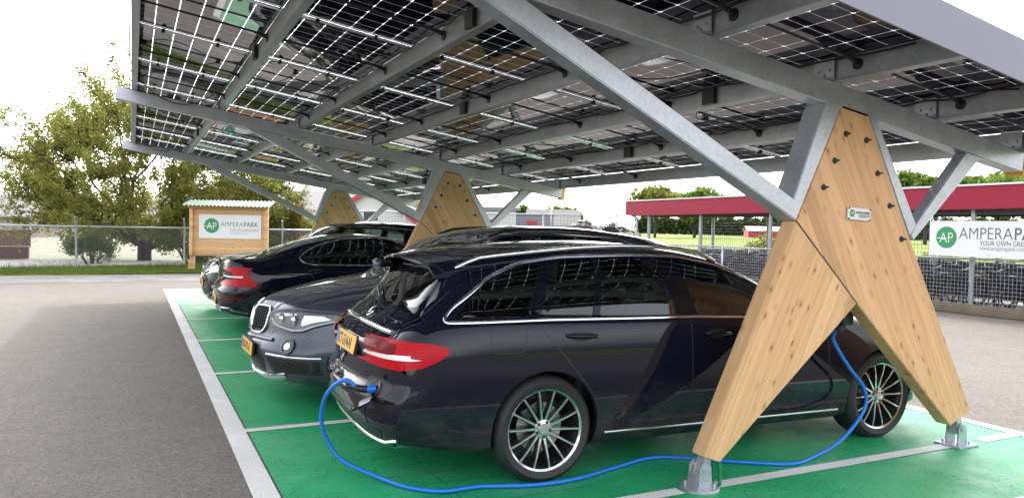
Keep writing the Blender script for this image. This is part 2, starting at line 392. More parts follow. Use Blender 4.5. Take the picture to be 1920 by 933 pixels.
# ------------------------------------------------------------------ text helper
def text(name, s, size, mat, parent, mtx, off=0.0, ext=.0006, align='LEFT', space=1.0, wscale=1.0):
    cu = bpy.data.curves.new(name, 'FONT'); cu.body = s; cu.size = size; cu.extrude = ext; cu.offset = off; cu.align_x = align; cu.space_character = space
    cu.resolution_u = 3
    o = bpy.data.objects.new(name, cu); col.objects.link(o)
    dg = bpy.context.evaluated_depsgraph_get(); dg.update()
    me = bpy.data.meshes.new_from_object(o.evaluated_get(dg)); bpy.data.objects.remove(o)
    me.transform(Matrix.Diagonal((wscale, 1, 1, 1))); me.transform(mtx); me.materials.clear()
    return link(name, me, mat, parent)
def frame_mtx(origin, xdir, ydir):
    x = Vector(xdir).normalized(); y = Vector(ydir).normalized(); z = x.cross(y)
    mm = Matrix((x, y, z)).transposed().to_4x4(); mm.translation = Vector(origin); return mm
def logo_sign(parent, origin, xd, zd, wd, ht, small=False):
    """white panel with round AP logo and lettering; origin = lower left corner of the panel's front"""
    F = frame_mtx(origin, xd, zd); nrm = Vector(xd).cross(Vector(zd)).normalized()
    b = MB(); b.box((wd/2, ht/2, -.004), (wd, ht, .008)); me = b.mesh('panel'); me.transform(F); pn = link('sign_panel', me, M['sign_white'], parent)
    lc = MB(); cx, cy, rr = ht*.52, ht*.53, ht*.31
    lc.lathe([(0, .0015), (rr, .0015), (rr, 0)], 48, axis='z', c=(cx, cy, 0)); me = lc.mesh('logo'); me.transform(F); link('logo_disc', me, M['logo_green'], pn)
    text('logo_letters', 'AP', ht*.42, M['sign_white'], pn, F @ Matrix.Translation((cx-ht*.21, cy-ht*.15, .003)), off=-.004*ht, wscale=.85)
    br = MB(); br.box((cx-ht*.13, cy-.02*ht, .0032), (ht*.30, ht*.024, .001)); me = br.mesh('bar'); me.transform(F); link('logo_bar', me, M['sign_white'], pn)
    x0 = cx+rr+ht*.06; avail = wd-x0-ht*.1; sz = avail/6.05
    sz *= 1.12
    t1 = text('brand_lettering', 'AMPERA', sz, M['sign_grey'], pn, F @ Matrix.Translation((x0, ht*.50, .002)), off=-.010*sz, wscale=.86)
    xv = Vector(xd).normalized(); e1 = max((v.co-Vector(origin)).dot(xv) for v in t1.data.vertices)
    text('brand_lettering', 'PARK', sz, M['sign_grey'], pn, F @ Matrix.Translation((e1+.05*sz, ht*.50, .002)), off=.008*sz, wscale=.86)
    text('slogan_lettering', 'YOUR OWN GREEN ENERGY', sz*.40, M['sign_grey'], pn, F @ Matrix.Translation((x0+avail*.24, ht*.33, .002)), wscale=.80)
    ru = MB(); ru.box((x0+avail*.62, ht*.285, .002), (avail*.76, ht*.008, .001)); me = ru.mesh('rule'); me.transform(F); link('rule_line', me, M['sign_light_grey'], pn)
    text('web_lettering', 'www.amperapark.com', sz*.32, M['sign_light_grey'], pn, F @ Matrix.Translation((x0+avail*.24, ht*.20, .002)), wscale=.9)
    for fx, fy in ((.04, .06), (.96, .06), (.04, .94), (.96, .94), (.5, .95), (.5, .05)):
        if small and fx == .5: continue
        s_ = MB(); r0 = .008 if not small else .006
        s_.lathe([(0, .006), (r0*.6, .006), (r0, .002), (r0, 0)], 12, axis='z', c=(wd*fx, ht*fy, 0)); me = s_.mesh('screw'); me.transform(F); link('screw', me, M['dark_steel'], pn)
    return pn

# ------------------------------------------------------------------ carport
SL, TY = -.158, -.005                      # fall of the roof to the right, slight fall along the row
def zr(X, Y, off=0.0): return 2.045 + SL*(X-5.2) + TY*(Y+2.3) + off
ca = math.cos(math.atan(SL))
O = Vector((3.5, 4.6, 0))
cp = thing('solar_carport', 'solar carport of galvanised steel on wooden A-shaped trestles above the parked cars', 'carport', O)
PANOFF = .300
GY = [-2.35, 4.6, 11.5]
X0, X1 = -.76, 5.25
YN, YF = -3.23, 13.07
NP = 10; PL = (YF-YN)/NP
# girders
for g in GY:
    b = MB(O); yc = g+.06
    b.bar((-.93, yc, zr(-.93, yc, .075)), (5.32, yc, zr(5.32, yc, .075)), .12, .15, bev=.006)
    go = b.build('girder', M['galv'], cp)
    c = MB(O); c.bar((5.30, yc, zr(5.30, yc, .08)), (5.35, yc, zr(5.35, yc, .08)), .13, .20); c.build('yellow_clamp', M['yellow'], go)
# purlins (channel sections)
th = math.atan(-SL)
for i in range(7):
    x = X0 + (X1-X0)*i/6; b = MB(O)
    fd = 1 if i > 0 else 1
    def pt(Y, off, dx): return (x+dx, Y, zr(x+dx, Y, off))
    H = .135; o0 = .152
    for (xa, oa, xb, ob) in ((0, 0, 0, H), (0, 0, .055*fd, 0), (0, H, .055*fd, H), (.055*fd, 0, .055*fd, .018), (.055*fd, H, .055*fd, H-.018)):
        t_ = .0035
        if xa == xb: p = [(xa-t_, oa), (xa+t_, oa), (xa+t_, ob), (xa-t_, ob)]
        else: p = [(xa, oa-t_), (xb, oa-t_), (xb, oa+t_), (xa, oa+t_)]
        vs = [pt(Y, o0+oo, dx) for Y in (YN+.01, YF-.01) for dx, oo in p]
        b.add(vs, [(0, 1, 2, 3), (7, 6, 5, 4), (0, 4, 5, 1), (1, 5, 6, 2), (2, 6, 7, 3), (3, 7, 4, 0)])
    po = b.build('purlin', M['galv_dull'], cp)
    for g in GY:
        c = MB(O); yc = g+.06
        c.box((x-.02, yc, zr(x, yc, .225)), (.006, .16, .14)); c.box((x-.05, yc, zr(x-.05, yc, .1555)), (.08, .15, .006))
        for q in (-.04, .04):
            c.tube([(x-.035, yc+q, zr(x, yc, .22)), (x-.02, yc+q, zr(x, yc, .22))], .010, 6); c.tube([(x-.06, yc+q, zr(x-.06, yc, .15)), (x-.06, yc+q, zr(x-.06, yc, .178))], .009, 6)
        c.build('cleat', M['galv'], po)
    # splice box on some purlins
    for Y in ((1.3, 8.0) if i % 2 else (-1.2, 5.6)):
        if 0 < i < 6:
            c = MB(O); c.box((x-.022, Y, zr(x, Y, .22)), (.03, .13, .12)); c.build('splice_box', M['black'], po)
# fascias
for (Y, nm) in ((YN-.012, 'edge_fascia'), (YF+.012, 'edge_fascia')):
    b = MB(O); b.bar((X0-.03, Y, zr(X0-.03, Y, .235)), (X1+.07, Y, zr(X1+.07, Y, .235)), .012, .23); b.build(nm, M['fascia'], cp)
for X in (X0-.018, X1+.075):
    b = MB(O); b.bar((X, YN, zr(X, YN, .255)), (X, YF, zr(X, YF, .255)), .010, .12 if X > 0 else .17); b.build('eave_trim', M['galv_dull'], cp)
# panels
pb = MB(); pw = (X1-X0)/6/ca
pb.box((0, 0, 0), (pw-.004, PL-.012, .007))
pme = pb.mesh('solar_panel'); pme.materials.append(M['cells'])
tx = math.atan(TY)
for i in range(6):
    for j in range(NP):
        X = X0 + (X1-X0)*(i+.5)/6 + .004; Y = YN + PL*(j+.5)
        o = bpy.data.objects.new('solar_panel', pme); col.objects.link(o); o.parent = cp
        o.location = Vector((X, Y, zr(X, Y, PANOFF))) - O; o.rotation_euler = (tx, th, 0)
# bars under the joints between modules, tie rods at mid-module
for j in range(NP+1):
    Y = YN + PL*j
    if j == 0: Y += .03
    if j == NP: Y -= .03
    b = MB(O); b.tube([(X0, Y, zr(X0, Y, PANOFF-.020)), (X1, Y, zr(X1, Y, PANOFF-.020))], .0125, 10)
    jb = b.build('joint_bar', M['alu'], cp)
    for i in range(6):
        for fx in ((.25, .7) if 0 < j < NP else (.5,)):
            X = X0+(X1-X0)*(i+fx)/6; c = MB(O); c.box((X, Y, zr(X, Y, PANOFF-.028)), (.03, .045, .03)); c.build('cable_clip', M['black'], jb)
for j in range(NP):
    Y = YN + PL*(j+.5) + (.1 if j % 2 else -.12)
    b = MB(O); b.tube([(X0, Y, zr(X0, Y, .245)), (X1, Y, zr(X1, Y, .245))], .009, 6)
    for i in range(1, 7):
        X = X0+(X1-X0)*i/6
        b.lathe([(.012, -.012), (.036, -.012), (.036, -.005), (.02, -.005)], 14, axis='x', c=(X, Y, zr(X, Y, .225)))
        b.tube([(X-.11, Y, zr(X-.11, Y, .245)), (X-.01, Y, zr(X, Y, .225))], .010, 6)
    b.build('tie_rod', M['cable'], cp)
# junction box row + hanging leads
rc = random.Random(3)
for i in range(6):
    for j in range(NP):
        if rc.random() < .55 and j < 9:
            xa = X0+(X1-X0)*i/6 + .10; Y = YN+PL*(j+.5)
            pts = []; x1 = xa + rc.uniform(.3, .75); y1 = min(YF-.15, max(YN+.15, Y + rc.uniform(-.8, .8))); sag = rc.uniform(.03, .10)
            ph = rc.uniform(-.12, .12)
            for k in range(13):
                t = k/12; X = xa+(x1-xa)*t; YY = Y+(y1-Y)*t + ph*math.sin(6.28*t)
                pts.append((X, YY, zr(X, YY, PANOFF-.012-sag*4*t*(1-t))))
            b = MB(O); b.tube(pts, .0045, 5)
            b.box((xa, Y, zr(xa, Y, PANOFF-.018)), (.06, .10, .022)); b.box((x1, y1, zr(x1, y1, PANOFF-.018)), (.04, .05, .02))
            b.build('panel_lead', M['cable'], cp)
    # bundled runs along the purlin
for i in range(1, 6, 1):
    x = X0+(X1-X0)*i/6 - .03; pts = []; Y = YN+.3; 
    while Y < YF-.3:
        pts.append((x+rc.uniform(-.012, .006), Y, zr(x, Y, .275+rc.uniform(-.018, .006)))); Y += .16
    b = MB(O); b.tube(pts, .007, 5); b.build('cable_run', M['cable'], cp)
b = MB(O); pts = [(-.70+1.35*t, -2.35+.0, zr(-.7+1.35*t, -2.35, .30-.18*4*t*(1-t))) for t in [k/14 for k in range(15)]]
for yy in (4.52, 11.42):
    b = MB(O); b.tube([(-.70+.85*t, yy, zr(-.7+.85*t, yy, .30-.21*4*t*(1-t))) for t in [k/14 for k in range(15)]], .006, 6); b.build('panel_lead', M['cable'], cp)

# trestles
T = .115
def soften(o, w_):
    bm = bmesh.new(); bm.from_mesh(o.data); bmesh.ops.bevel(bm, geom=bm.edges[:], offset=w_, segments=2, affect='EDGES'); bm.to_mesh(o.data); bm.free()
def trestle(g):
    dz = TY*(g-GY[0]); y0 = g; y1 = g+T
    def q(pts): return [(x, z+dz*min(1, max(0, (z-.3)/1.2))) for x, z in pts]
    knee = (2.958, 1.612); jin = (3.532, 1.082)
    b = MB(O); left = q([(2.2785, .209), (2.402, .163), jin, knee]); b.prism([(a, c) for a, c in left], y0, y1)
    L = b.build('timber_leg', M['wood_left'], cp); soften(L, .005); L['label'] = 'lower leg with the knee joint, slanting down to the left'
    b = MB(O); right = q([(3.333, 2.362), (3.572, 2.326), (4.022, 1.53), (4.771, .263), (4.545, .172), (3.538, 1.076), (2.964, 1.612)])
    b.prism(right, y0, y1)
    Rr = b.build('timber_leg', M['wood_right'], cp); soften(Rr, .005); Rr['label'] = 'long leg from the apex slanting down to the right'
    # dark joint line
    b = MB(O); b.bar((knee[0], y0-.001, knee[1]+dz), (jin[0], y0-.001, jin[1]+dz*.6), .004, .006); b.build('joint_plate', M['dark_steel'], L)
    # bolts
    for x, z in ((3.374, 2.181), (3.565, 2.153), (3.280, 2.004), (3.683, 1.942), (3.188, 1.830), (3.814, 1.731), (3.944, 1.510)):
        b = MB(O); z += dz
        b.lathe([(0, -.004), (.021, -.004), (.021, 0)], 14, axis='y', c=(x, y0, z)); b.tube([(x, y0-.004, z), (x, y0-.016, z)], .013, 6); b.tube([(x, y0-.012, z), (x, y0-.038, z)], .006, 8)
        b.build('bolt', M['dark_steel'], Rr)
    # steel: side tubes, braces
    def beam(nm, poly, ya, yb, mat=M['galv']):
        b = MB(O); b.prism(q(poly), ya, yb)
        o = b.build(nm, mat, cp)
        bm = bmesh.new(); bm.from_mesh(o.data); bmesh.ops.bevel(bm, geom=[e for e in bm.edges], offset=.006, segments=2, affect='EDGES'); bm.to_mesh(o.data); bm.free()
        return o
    ya, yb = g-.002, g+.105
    beam('steel_strut', [(2.896, 1.66), (2.958, 1.612), (3.331, 2.362), (3.20, 2.40), (3.175, 2.352)], ya, yb+.06)
    beam('steel_strut', [(3.574, 2.326), (3.66, 2.30), (4.10, 1.60), (4.024, 1.53)], ya, yb)
    zt = zr(.86, g); zt2 = zr(.80, g)
    beam('steel_brace', [(2.958, 1.612), (2.985, 1.72), (1.00, 2.705), (.72, zr(.72, g)-dz-.003), (.735, 2.69)], ya-.003, yb+.02)
    beam('steel_brace', [(4.03, 1.535), (4.102, 1.635), (4.60, zr(4.60, g)-dz-.002), (4.835, zr(4.835, g)-dz-.002), (4.75, 2.09), (4.066, 1.500)], ya-.003, yb-.02)
    b = MB(O); b.prism([(.58, zr(.58, g, -.003)), (1.02, zr(1.02, g, -.003)), (.95, zr(.95, g, -.10)), (.72, zr(.72, g, -.055))], g+.03, g+.09); b.build('gusset', M['galv'], cp)
    # feet
    for fx, lx, lz, s in ((2.30, 2.335, .20, -1), (4.70, 4.665, .215, 1)):
        b = MB(O); yc = g+.057
        ang = .6 if s < 0 else -.45
        b.lathe([(0, .018), (.112, .018), (.118, .012), (.118, .002), (0, .002)], 24, axis='z', c=(fx, yc, 0)) if s < 0 else b.box((fx+.005, yc, .012), (.22, .20, .014))
        for yy in (-.045, .045):
            b.prism([(fx-.052, .016), (fx+.052, .016), (fx+.042, .14), (fx+.018, .168), (fx-.018, .168), (fx-.042, .14)], yc+yy-.006, yc+yy+.006)
        b.prism([(fx-.036, .09), (fx+.036, .09), (lx+.035, lz+.03), (lx-.012, lz+.03)], yc-.03, yc+.03)
        b.tube([(fx, yc-.062, .135), (fx, yc+.062, .135)], .016, 10); b.tube([(fx, yc-.058, .135), (fx, yc-.050, .135)], .027, 12)
        for k in range(4):
            a = k*math.pi/2+.78; b.tube([(fx+.085*math.cos(a), yc+.085*math.sin(a), .015), (fx+.085*math.cos(a), yc+.085*math.sin(a), .042)], .010, 6)
        b.build('foot_bracket', M['galv'], L if s < 0 else Rr)
    b = MB(O)
    b.tube([(2.43, g+.03, .004), (2.43, g+.03, .10), (2.42, g+.03, .16), (2.40, g+.03, .20)], .011, 8); b.tube([(2.405, g+.06, .004), (2.405, g+.06, .12), (2.39, g+.05, .2)], .005, 6)
    o = b.build('cable_conduit', simple('green_conduit', (.005, .20, .07), .5) if 'cg' not in M else M['cg'], L)
    return Rr
rr0 = None
for g in GY:
    r_ = trestle(g)
    if rr0 is None: rr0 = r_
pn = MB()
SIGN0 = Vector((3.398, GY[0]-.016, 1.634)) - O
logo_sign(cp, SIGN0, (1, 0, -.04), (0.04, 0, 1), .212, .076, small=True)
# charging outlet on the inner edge of the near trestle
b = MB(O); b.box((3.60, GY[0]+.16, .985), (.10, .09, .13), bev=.01); b.tube([(3.60, GY[0]+.16, .93), (3.585, GY[0]+.17, .88)], .022, 10); b.build('charging_outlet', M['black'], rr0)

# ------------------------------------------------------------------ cars
def pchip(tbl):
    xs = np.array([t[0] for t in tbl], float); ys = np.array([t[1] for t in tbl], float)
    h = np.diff(xs); d = np.diff(ys)/h; n = len(xs); mm_ = np.zeros(n)
    mm_[0] = d[0]; mm_[-1] = d[-1]
    for i in range(1, n-1):
        if d[i-1]*d[i] > 0:
            w1, w2 = 2*h[i]+h[i-1], h[i]+2*h[i-1]; mm_[i] = (w1+w2)/(w1/d[i-1]+w2/d[i])
    def f(x):
        x = min(max(x, xs[0]), xs[-1]); i = int(min(max(np.searchsorted(xs, x)-1, 0), n-2)); t = (x-xs[i])/h[i]
        return float((2*t**3-3*t*t+1)*ys[i]+(t**3-2*t*t+t)*h[i]*mm_[i]+(-2*t**3+3*t*t)*ys[i+1]+(t**3-t*t)*h[i]*mm_[i+1])
    return f
def catmull(pts, n):
    """pts list of 2d; n samples per span -> list incl. both ends"""
    P = [Vector(p) for p in pts]; res = []
    for i in range(len(P)-1):
        p0 = P[i-1] if i > 0 else P[i]*2-P[i+1]; p1 = P[i]; p2 = P[i+1]; p3 = P[i+2] if i+2 < len(P) else P[i+1]*2-P[i]
        for k in range(n):
            t = k/n
            res.append(.5*((2*p1)+(p2-p0)*t+(2*p0-5*p1+4*p2-p3)*t*t+(3*p1-p0-3*p2+p3)*t**3))
    res.append(P[-1]); return res
class Car:
    def __init__(s, D, inset=0.0):
        s.D = D; s.L = D['L']; s.f = {k: pchip(D[k]) for k in ('zt', 'zb', 'hw', 'zs', 'ins', 'yr', 'dr')}; s.inset = inset
    def section(s, x):
        f = s.f; zt, zb, hw, zs, ins, yr, dr = (f[k](x) for k in ('zt', 'zb', 'hw', 'zs', 'ins', 'yr', 'dr'))
        zs = min(zs, zt-.012); zr_ = max(zt-dr, zs+.006); H = zs-zb
        A = catmull([(0, zb), (hw*.62, zb), (hw-.10, zb+.012), (hw-.035, zb+.09), (hw-.008, zb+.30*H), (hw, zb+.55*H), (hw-.012, zb+.80*H), (hw-ins*.55, zb+.95*H), (hw-ins, zs)], 3)
        a = Vector((hw-ins, zs)); b = Vector((min(yr, hw-ins-.01), zr_)); B = []
        bul = s.D.get('bulge', .022)*min(1, (b-a).length/.35)
        nrm = Vector(((b-a).y, -(b-a).x)).normalized() if (b-a).length > 1e-6 else Vector((1, 0))
        for k in range(1, 10): t = k/10; B.append(a.lerp(b, t)+nrm*bul*4*t*(1-t))
        c0 = min(.045, b.x*.1); drr = zt-zr_
        C = catmull([(b.x, b.y), (b.x-c0, b.y+drr*.42), (b.x*.55, zt-drr*.20), (0, zt)], 4)
        pts = A+B+C
        if s.inset: 
            i_ = s.inset; pts = [Vector((max(0, p.x-i_) if k not in (0,) else 0, min(max(p.y, zb+.14), zt-i_*.9))) for k, p in enumerate(pts)]
        return pts
    def warp(s, x, y, z):
        D = s.D; hw = D['hwmax']; t = min(1.0, abs(y)/hw)
        for end in ('front', 'rear'):
            a, b, pw_, Lw, prof = D[end]
            dist = x if end == 'front' else s.L-x
            if dist < Lw:
                fall = (1-dist/Lw)**1.5
                if end == 'front' and 'ftab' in D:
                    k_ = min(1, max(0, (z-.50)/.12)); k_ = k_*k_*(3-2*k_); ya_ = abs(y)
                    dx = (D['ftab'][0](ya_)*k_ + D['ftab'][1](ya_)*(1-k_) + prof(z))*fall
                else: dx = (a*t*t + b*t**pw_ + prof(z))*fall
                x = x+dx if end == 'front' else x-dx
        return x
    def stations(s, step=.035):
        n = int(s.L/step); return [s.L*i/n for i in range(n+1)]
    def mesh(s, x0=None, x1=None, step=.035):
        xs = [x for x in s.stations(step) if (x0 is None or x >= x0) and (x1 is None or x <= x1)]
        rows = []
        for x in xs:
            h = s.section(x); full = [(-p.x, p.y) for p in h[::-1]] + [(p.x, p.y) for p in h[1:-1]]   # closed loop: top centre -> left... bottom ... right
            rows.append((x, full))
        n = len(rows[0][1]); vs = []; fs = []
        for x, fl in rows: vs += [(s.warp(x, y, z), y, z) for y, z in fl]
        for i in range(len(rows)-1):
            for k in range(n): fs.append((i*n+k, i*n+(k+1) % n, (i+1)*n+(k+1) % n, (i+1)*n+k))
        # end caps by shrinking rings
        for ei, (x, fl) in ((0, rows[0]), (len(rows)-1, rows[-1])):
            base = ei*n; zc = (max(p[1] for p in fl)+min(p[1] for p in fl))/2; prev = list(range(base, base+n)); sg = -1 if ei == 0 else 1
            if s.inset: fs.append(prev); continue
            for kk, sc_ in enumerate((.97, .9, .8, .68, .54, .4, .26, .12)):
                cur = []
                for y, z in fl:
                    y2, z2 = y*sc_, zc+(z-zc)*sc_; xx = x + sg*.028*math.sqrt(max(0, 1-sc_**4)); cur.append(len(vs)); vs.append((s.warp(xx, y2, z2), y2, z2))
                for k in range(n): fs.append((prev[k], prev[(k+1) % n], cur[(k+1) % n], cur[k]))
                prev = cur
            fs.append(prev)
        me = bpy.data.meshes.new('body'); me.from_pydata(vs, [], fs)
        bm = bmesh.new(); bm.from_mesh(me); bmesh.ops.remove_doubles(bm, verts=bm.verts, dist=.0004)
        bmesh.ops.dissolve_degenerate(bm, dist=.0002, edges=bm.edges); bmesh.ops.recalc_face_normals(bm, faces=bm.faces); bm.to_mesh(me); bm.free()
        for p in me.polygons: p.use_smooth = True
        return me
class Surf:
    """smooth reference surface with interpolated normals"""
    def __init__(s, me):
        s.V = [v.co.copy() for v in me.vertices]; s.VN = [Vector(x.vector) for x in me.vertex_normals]; s.P = [tuple(p.vertices) for p in me.polygons]
        s.t = BVHTree.FromPolygons(s.V, s.P)
    def nrm(s, loc, idx):
        P = s.P[idx]
        from mathutils.interpolate import poly_3d_calc
        ws = poly_3d_calc([s.V[i] for i in P], loc); n = Vector((0, 0, 0))
        for w_, i in zip(ws, P): n += s.VN[i]*w_
        return n.normalized()
    def ray(s, o, d):
        h = s.t.ray_cast(Vector(o), Vector(d))
        if h[0] is None: h = s.t.find_nearest(Vector(o)+Vector(d)*2)
        return h[0], s.nrm(h[0], h[2])
    def near(s, p):
        h = s.t.find_nearest(p); return h[0], s.nrm(h[0], h[2]), h[3]
    def fix_normals(s, me, tol=.003):
        """give faces lying on the reference surface its smooth normals"""
        nl = []; me.update(); cache = {}; onf = []
        for p in me.polygons:
            l, n, d = s.near(p.center); onf.append(d < tol and n.dot(p.normal) > .75)
        for p in me.polygons:
            for vi in p.vertices:
                if onf[p.index]:
                    if vi not in cache: cache[vi] = s.near(me.vertices[vi].co)[1]
                    nl.append(cache[vi])
                else: nl.append(p.normal.copy())
        me.polygons.foreach_set('use_smooth', [True]*len(me.polygons)); me.normals_split_custom_set([tuple(n) for n in nl]); return onf
AX = {'y-': (lambda u, v: (u, -3, v), (0, 1, 0)), 'y+': (lambda u, v: (u, 3, v), (0, -1, 0)), 'z': (lambda u, v: (u, v, 4), (0, 0, -1)),
      'x-': (lambda u, v: (-3, u, v), (1, 0, 0)), 'x+': (lambda u, v: (9, u, v), (-1, 0, 0))}
def in_poly(x, y, P):
    c = False; j = len(P)-1
    for i in range(len(P)):
        if (P[i][1] > y) != (P[j][1] > y) and x < (P[j][0]-P[i][0])*(y-P[i][1])/(P[j][1]-P[i][1])+P[i][0]: c = not c
        j = i
    return c
def rnd_poly(P, r=.02, n=4):
    """round the corners of a 2d polygon"""
    res = []; m_ = len(P)
    for i in range(m_):
        a, b, c = Vector(P[i-1]), Vector(P[i]), Vector(P[(i+1) % m_])
        d1, d2 = (a-b), (c-b); rr = min(r, d1.length*.45, d2.length*.45)
        if rr < 1e-4: res.append(tuple(b)); continue
        p1 = b+d1.normalized()*rr; p2 = b+d2.normalized()*rr
        for k in range(n+1): t = k/n; res.append(tuple((1-t)**2*p1+2*t*(1-t)*b+t*t*p2))
    return res
def dens(P, step, closed=True):
    res = []; m_ = len(P)
    for i in range(m_ if closed else m_-1):
        a, b = Vector(P[i]), Vector(P[(i+1) % m_]); k = max(1, int((b-a).length/step))
        res += [tuple(a.lerp(b, t/k)) for t in range(k)]
    if not closed: res.append(tuple(P[-1]))
    return res
def patch(S, P, ax, off, name, mat, parent, step=.03, skirt=.006, r=.0):
    of, d = AX[ax]
    if r: P = rnd_poly(P, r)
    B = dens(P, step); nb = len(B)
    xs = [p[0] for p in B]; ys = [p[1] for p in B]; I = []
    x = min(xs)+step*.6
    while x < max(xs):
        y = min(ys)+step*.6
        while y < max(ys):
            if in_poly(x, y, B) and min((x-q[0])**2+(y-q[1])**2 for q in B) > (step*.4)**2: I.append((x, y))
            y += step
        x += step
    r_ = geometry.delaunay_2d_cdt([Vector(p) for p in B+I], [(i, (i+1) % nb) for i in range(nb)], [], 1, 1e-6)
    v2, ed, fc, ov = r_[0], r_[1], r_[2], r_[3]
    vs = []; ns = []
    for v in v2:
        l, n = S.ray(of(v.x, v.y), d)
        vs.append(l+n*off); ns.append(n)
    fs = [list(f) for f in fc]; nt_ = len(fs)
    # skirt on boundary edges
    cnt = {}
    for f in fs:
        for i in range(len(f)):
            e = (f[i], f[(i+1) % len(f)]); cnt[tuple(sorted(e))] = cnt.get(tuple(sorted(e)), 0)+1
    low = {}
    for f in list(fs[:nt_]):
        for i in range(len(f)):
            a, b = f[i], f[(i+1) % len(f)]
            if cnt[tuple(sorted((a, b)))] == 1:
                for q in (a, b):
                    if q not in low: low[q] = len(vs); vs.append(vs[q]-ns[q]*(abs(off)+skirt)); ns.append(ns[q])
                fs.append([b, a, low[a], low[b]])
    me = bpy.data.meshes.new(name); me.from_pydata([tuple(v) for v in vs], [], fs); me.update()
    if nt_ and me.polygons[0].normal.dot(ns[fs[0][0]]) < 0: me.flip_normals()
    nl = []
    for p in me.polygons:
        for vi in p.vertices: nl.append(tuple(ns[vi]) if p.index < nt_ else tuple(p.normal))
    me.polygons.foreach_set('use_smooth', [True]*len(me.polygons)); me.normals_split_custom_set(nl)
    return link(name, me, mat, parent)
def strip(S, P, ax, wdt, off, name, mat, parent, step=.03, closed=False, depth=.004):
    of, d = AX[ax]; B = dens(P, step, closed); L = []; 
    for u, v in B: L.append(S.ray(of(u, v), d))
    n = len(L); vs = []; fs = []
    for i in range(n):
        a = L[i-1][0] if (i > 0 or closed) else L[i][0]; b = L[(i+1) % n][0] if (i < n-1 or closed) else L[i][0]
        t = (b-a); t = t.normalized() if t.length > 1e-7 else Vector((1, 0, 0)); nr = L[i][1]; sd_ = t.cross(nr).normalized(); p = L[i][0]
        hw = wdt/2
        for s_, h in ((-1, -depth), (-1, off*.55), (-.55, off), (.55, off), (1, off*.55), (1, -depth)): vs.append(p+sd_*hw*s_+nr*h)
    for i in range(n if closed else n-1):
        for k in range(5): a = i*6+k; b = ((i+1) % n)*6+k; fs.append((a, b, b+1, a+1))
    if not closed: fs += [tuple(range(6)), tuple(range((n-1)*6+5, (n-1)*6-1, -1))]
    me = bpy.data.meshes.new(name); me.from_pydata([tuple(v) for v in vs], [], fs); me.update()
    bm = bmesh.new(); bm.from_mesh(me); bmesh.ops.recalc_face_normals(bm, faces=bm.faces)
    for e in bm.edges:
        if len(e.link_faces) == 2 and e.calc_face_angle(0) > R(50): e.smooth = False
    bm.to_mesh(me); bm.free()
    for p in me.polygons: p.use_smooth = True
    return link(name, me, mat, parent)
def boolean(me, cutter):
    a = bpy.data.objects.new('tmp_a', me); b = bpy.data.objects.new('tmp_b', cutter); col.objects.link(a); col.objects.link(b)
    md = a.modifiers.new('b', 'BOOLEAN'); md.operation = 'DIFFERENCE'; md.solver = 'EXACT'; md.object = b
    dg = bpy.context.evaluated_depsgraph_get(); dg.update()
    r = bpy.data.meshes.new_from_object(a.evaluated_get(dg)); bpy.data.objects.remove(a); bpy.data.objects.remove(b); return r
def make_wheel(r, rr, nsp, wd=.225, dark_rim=False):
    """wheel facing -y, centre at origin; returns builder of (tyre, barrel, spokes) meshes"""
    ty = MB(); h = wd/2
    ty.lathe([(rr-.012, -h+.018), (rr+.004, -h+.004), (rr+.02, -h-.003), ((rr+r)/2, -h-.010), (r-.022, -h+.004), (r-.006, -h+.022), (r, -h+.05), (r, h-.05), (r-.008, h-.02), (r-.03, h), (rr, h-.01), (rr-.012, h-.03)], 64)
    for k in range(3):
        yy = -h+.06+k*.05
        ty.lathe([(r+.0005, yy), (r+.0005, yy+.008)], 64, mi=1)
    ba = MB(); ba.lathe([(rr, -h+.016), (rr-.010, -h+.03), (rr-.018, -h+.06), (rr-.03, h-.02), (.05, h-.02)], 64, mi=0)
    ba.lathe([(rr*.20, -.02), (rr*.62, -.02), (rr*.62, .012), (rr*.2, .012)], 40, mi=1)
    ba.box((-rr*.45, -.03, rr*.28), (.07, .06, .15), Matrix.Rotation(R(32), 3, 'Y'), 0, .01)
    sp = MB(); sp.lathe([(rr-.012, -h+.030), (rr-.010, -h+.012), (rr+.002, -h+.004), (rr+.005, -h+.016)], 72, mi=0)
    yf = -h+.012
    hub = .056 if nsp > 8 else .07
    for k in range(nsp):
        a = 2*math.pi*k/nsp + math.pi/nsp*0
        ca_, sa = math.cos(a), math.sin(a)
        w0, w1 = (.0062, .0045) if nsp > 8 else (.026, .018)
        for (mi, grow, ya, yb_) in ((0, 0, 0, .004), (1, .003, .004, .045)):
            vs = []
            for rad, ww, dy in ((hub*.9, w0*1.3, .022), (hub+.04, w0, .015), (rr*.72, w1, .004), (rr-.008, w1*1.25, .004)):
                for sg in (-1, 1):
                    for y in (ya, yb_):
                        e = sg*(ww+grow); vs.append((rad*ca_-e*sa, yf+dy+y+(.0001 if mi else 0), rad*sa+e*ca_))
            fs = []
            for i in range(3):
                o = i*4; fs += [(o, o+4, o+6, o+2), (o+1, o+3, o+7, o+5), (o, o+1, o+5, o+4), (o+2, o+6, o+7, o+3)]
            fs.append((12, 13, 15, 14)); sp.add(vs, fs, mi)
    sp.lathe([(hub+.006, yf+.03), (hub+.001, yf+.018), (.034, yf+.014), (.032, yf+.008), (.0, yf+.006)], 40, mi=0)
    for k in range(5):
        a = 2*math.pi*k/5+.3; sp.lathe([(0, yf+.0125), (.0085, yf+.0125), (.0105, yf+.016)], 12, mi=1, c=(.045*math.cos(a), 0, .045*math.sin(a)))
    sp.lathe([(.029, yf+.0075), (.029, yf+.0045), (0, yf+.004)], 24, mi=2)
    return ty.mesh('tyre'), ba.mesh('wheel'), sp.mesh('rim')
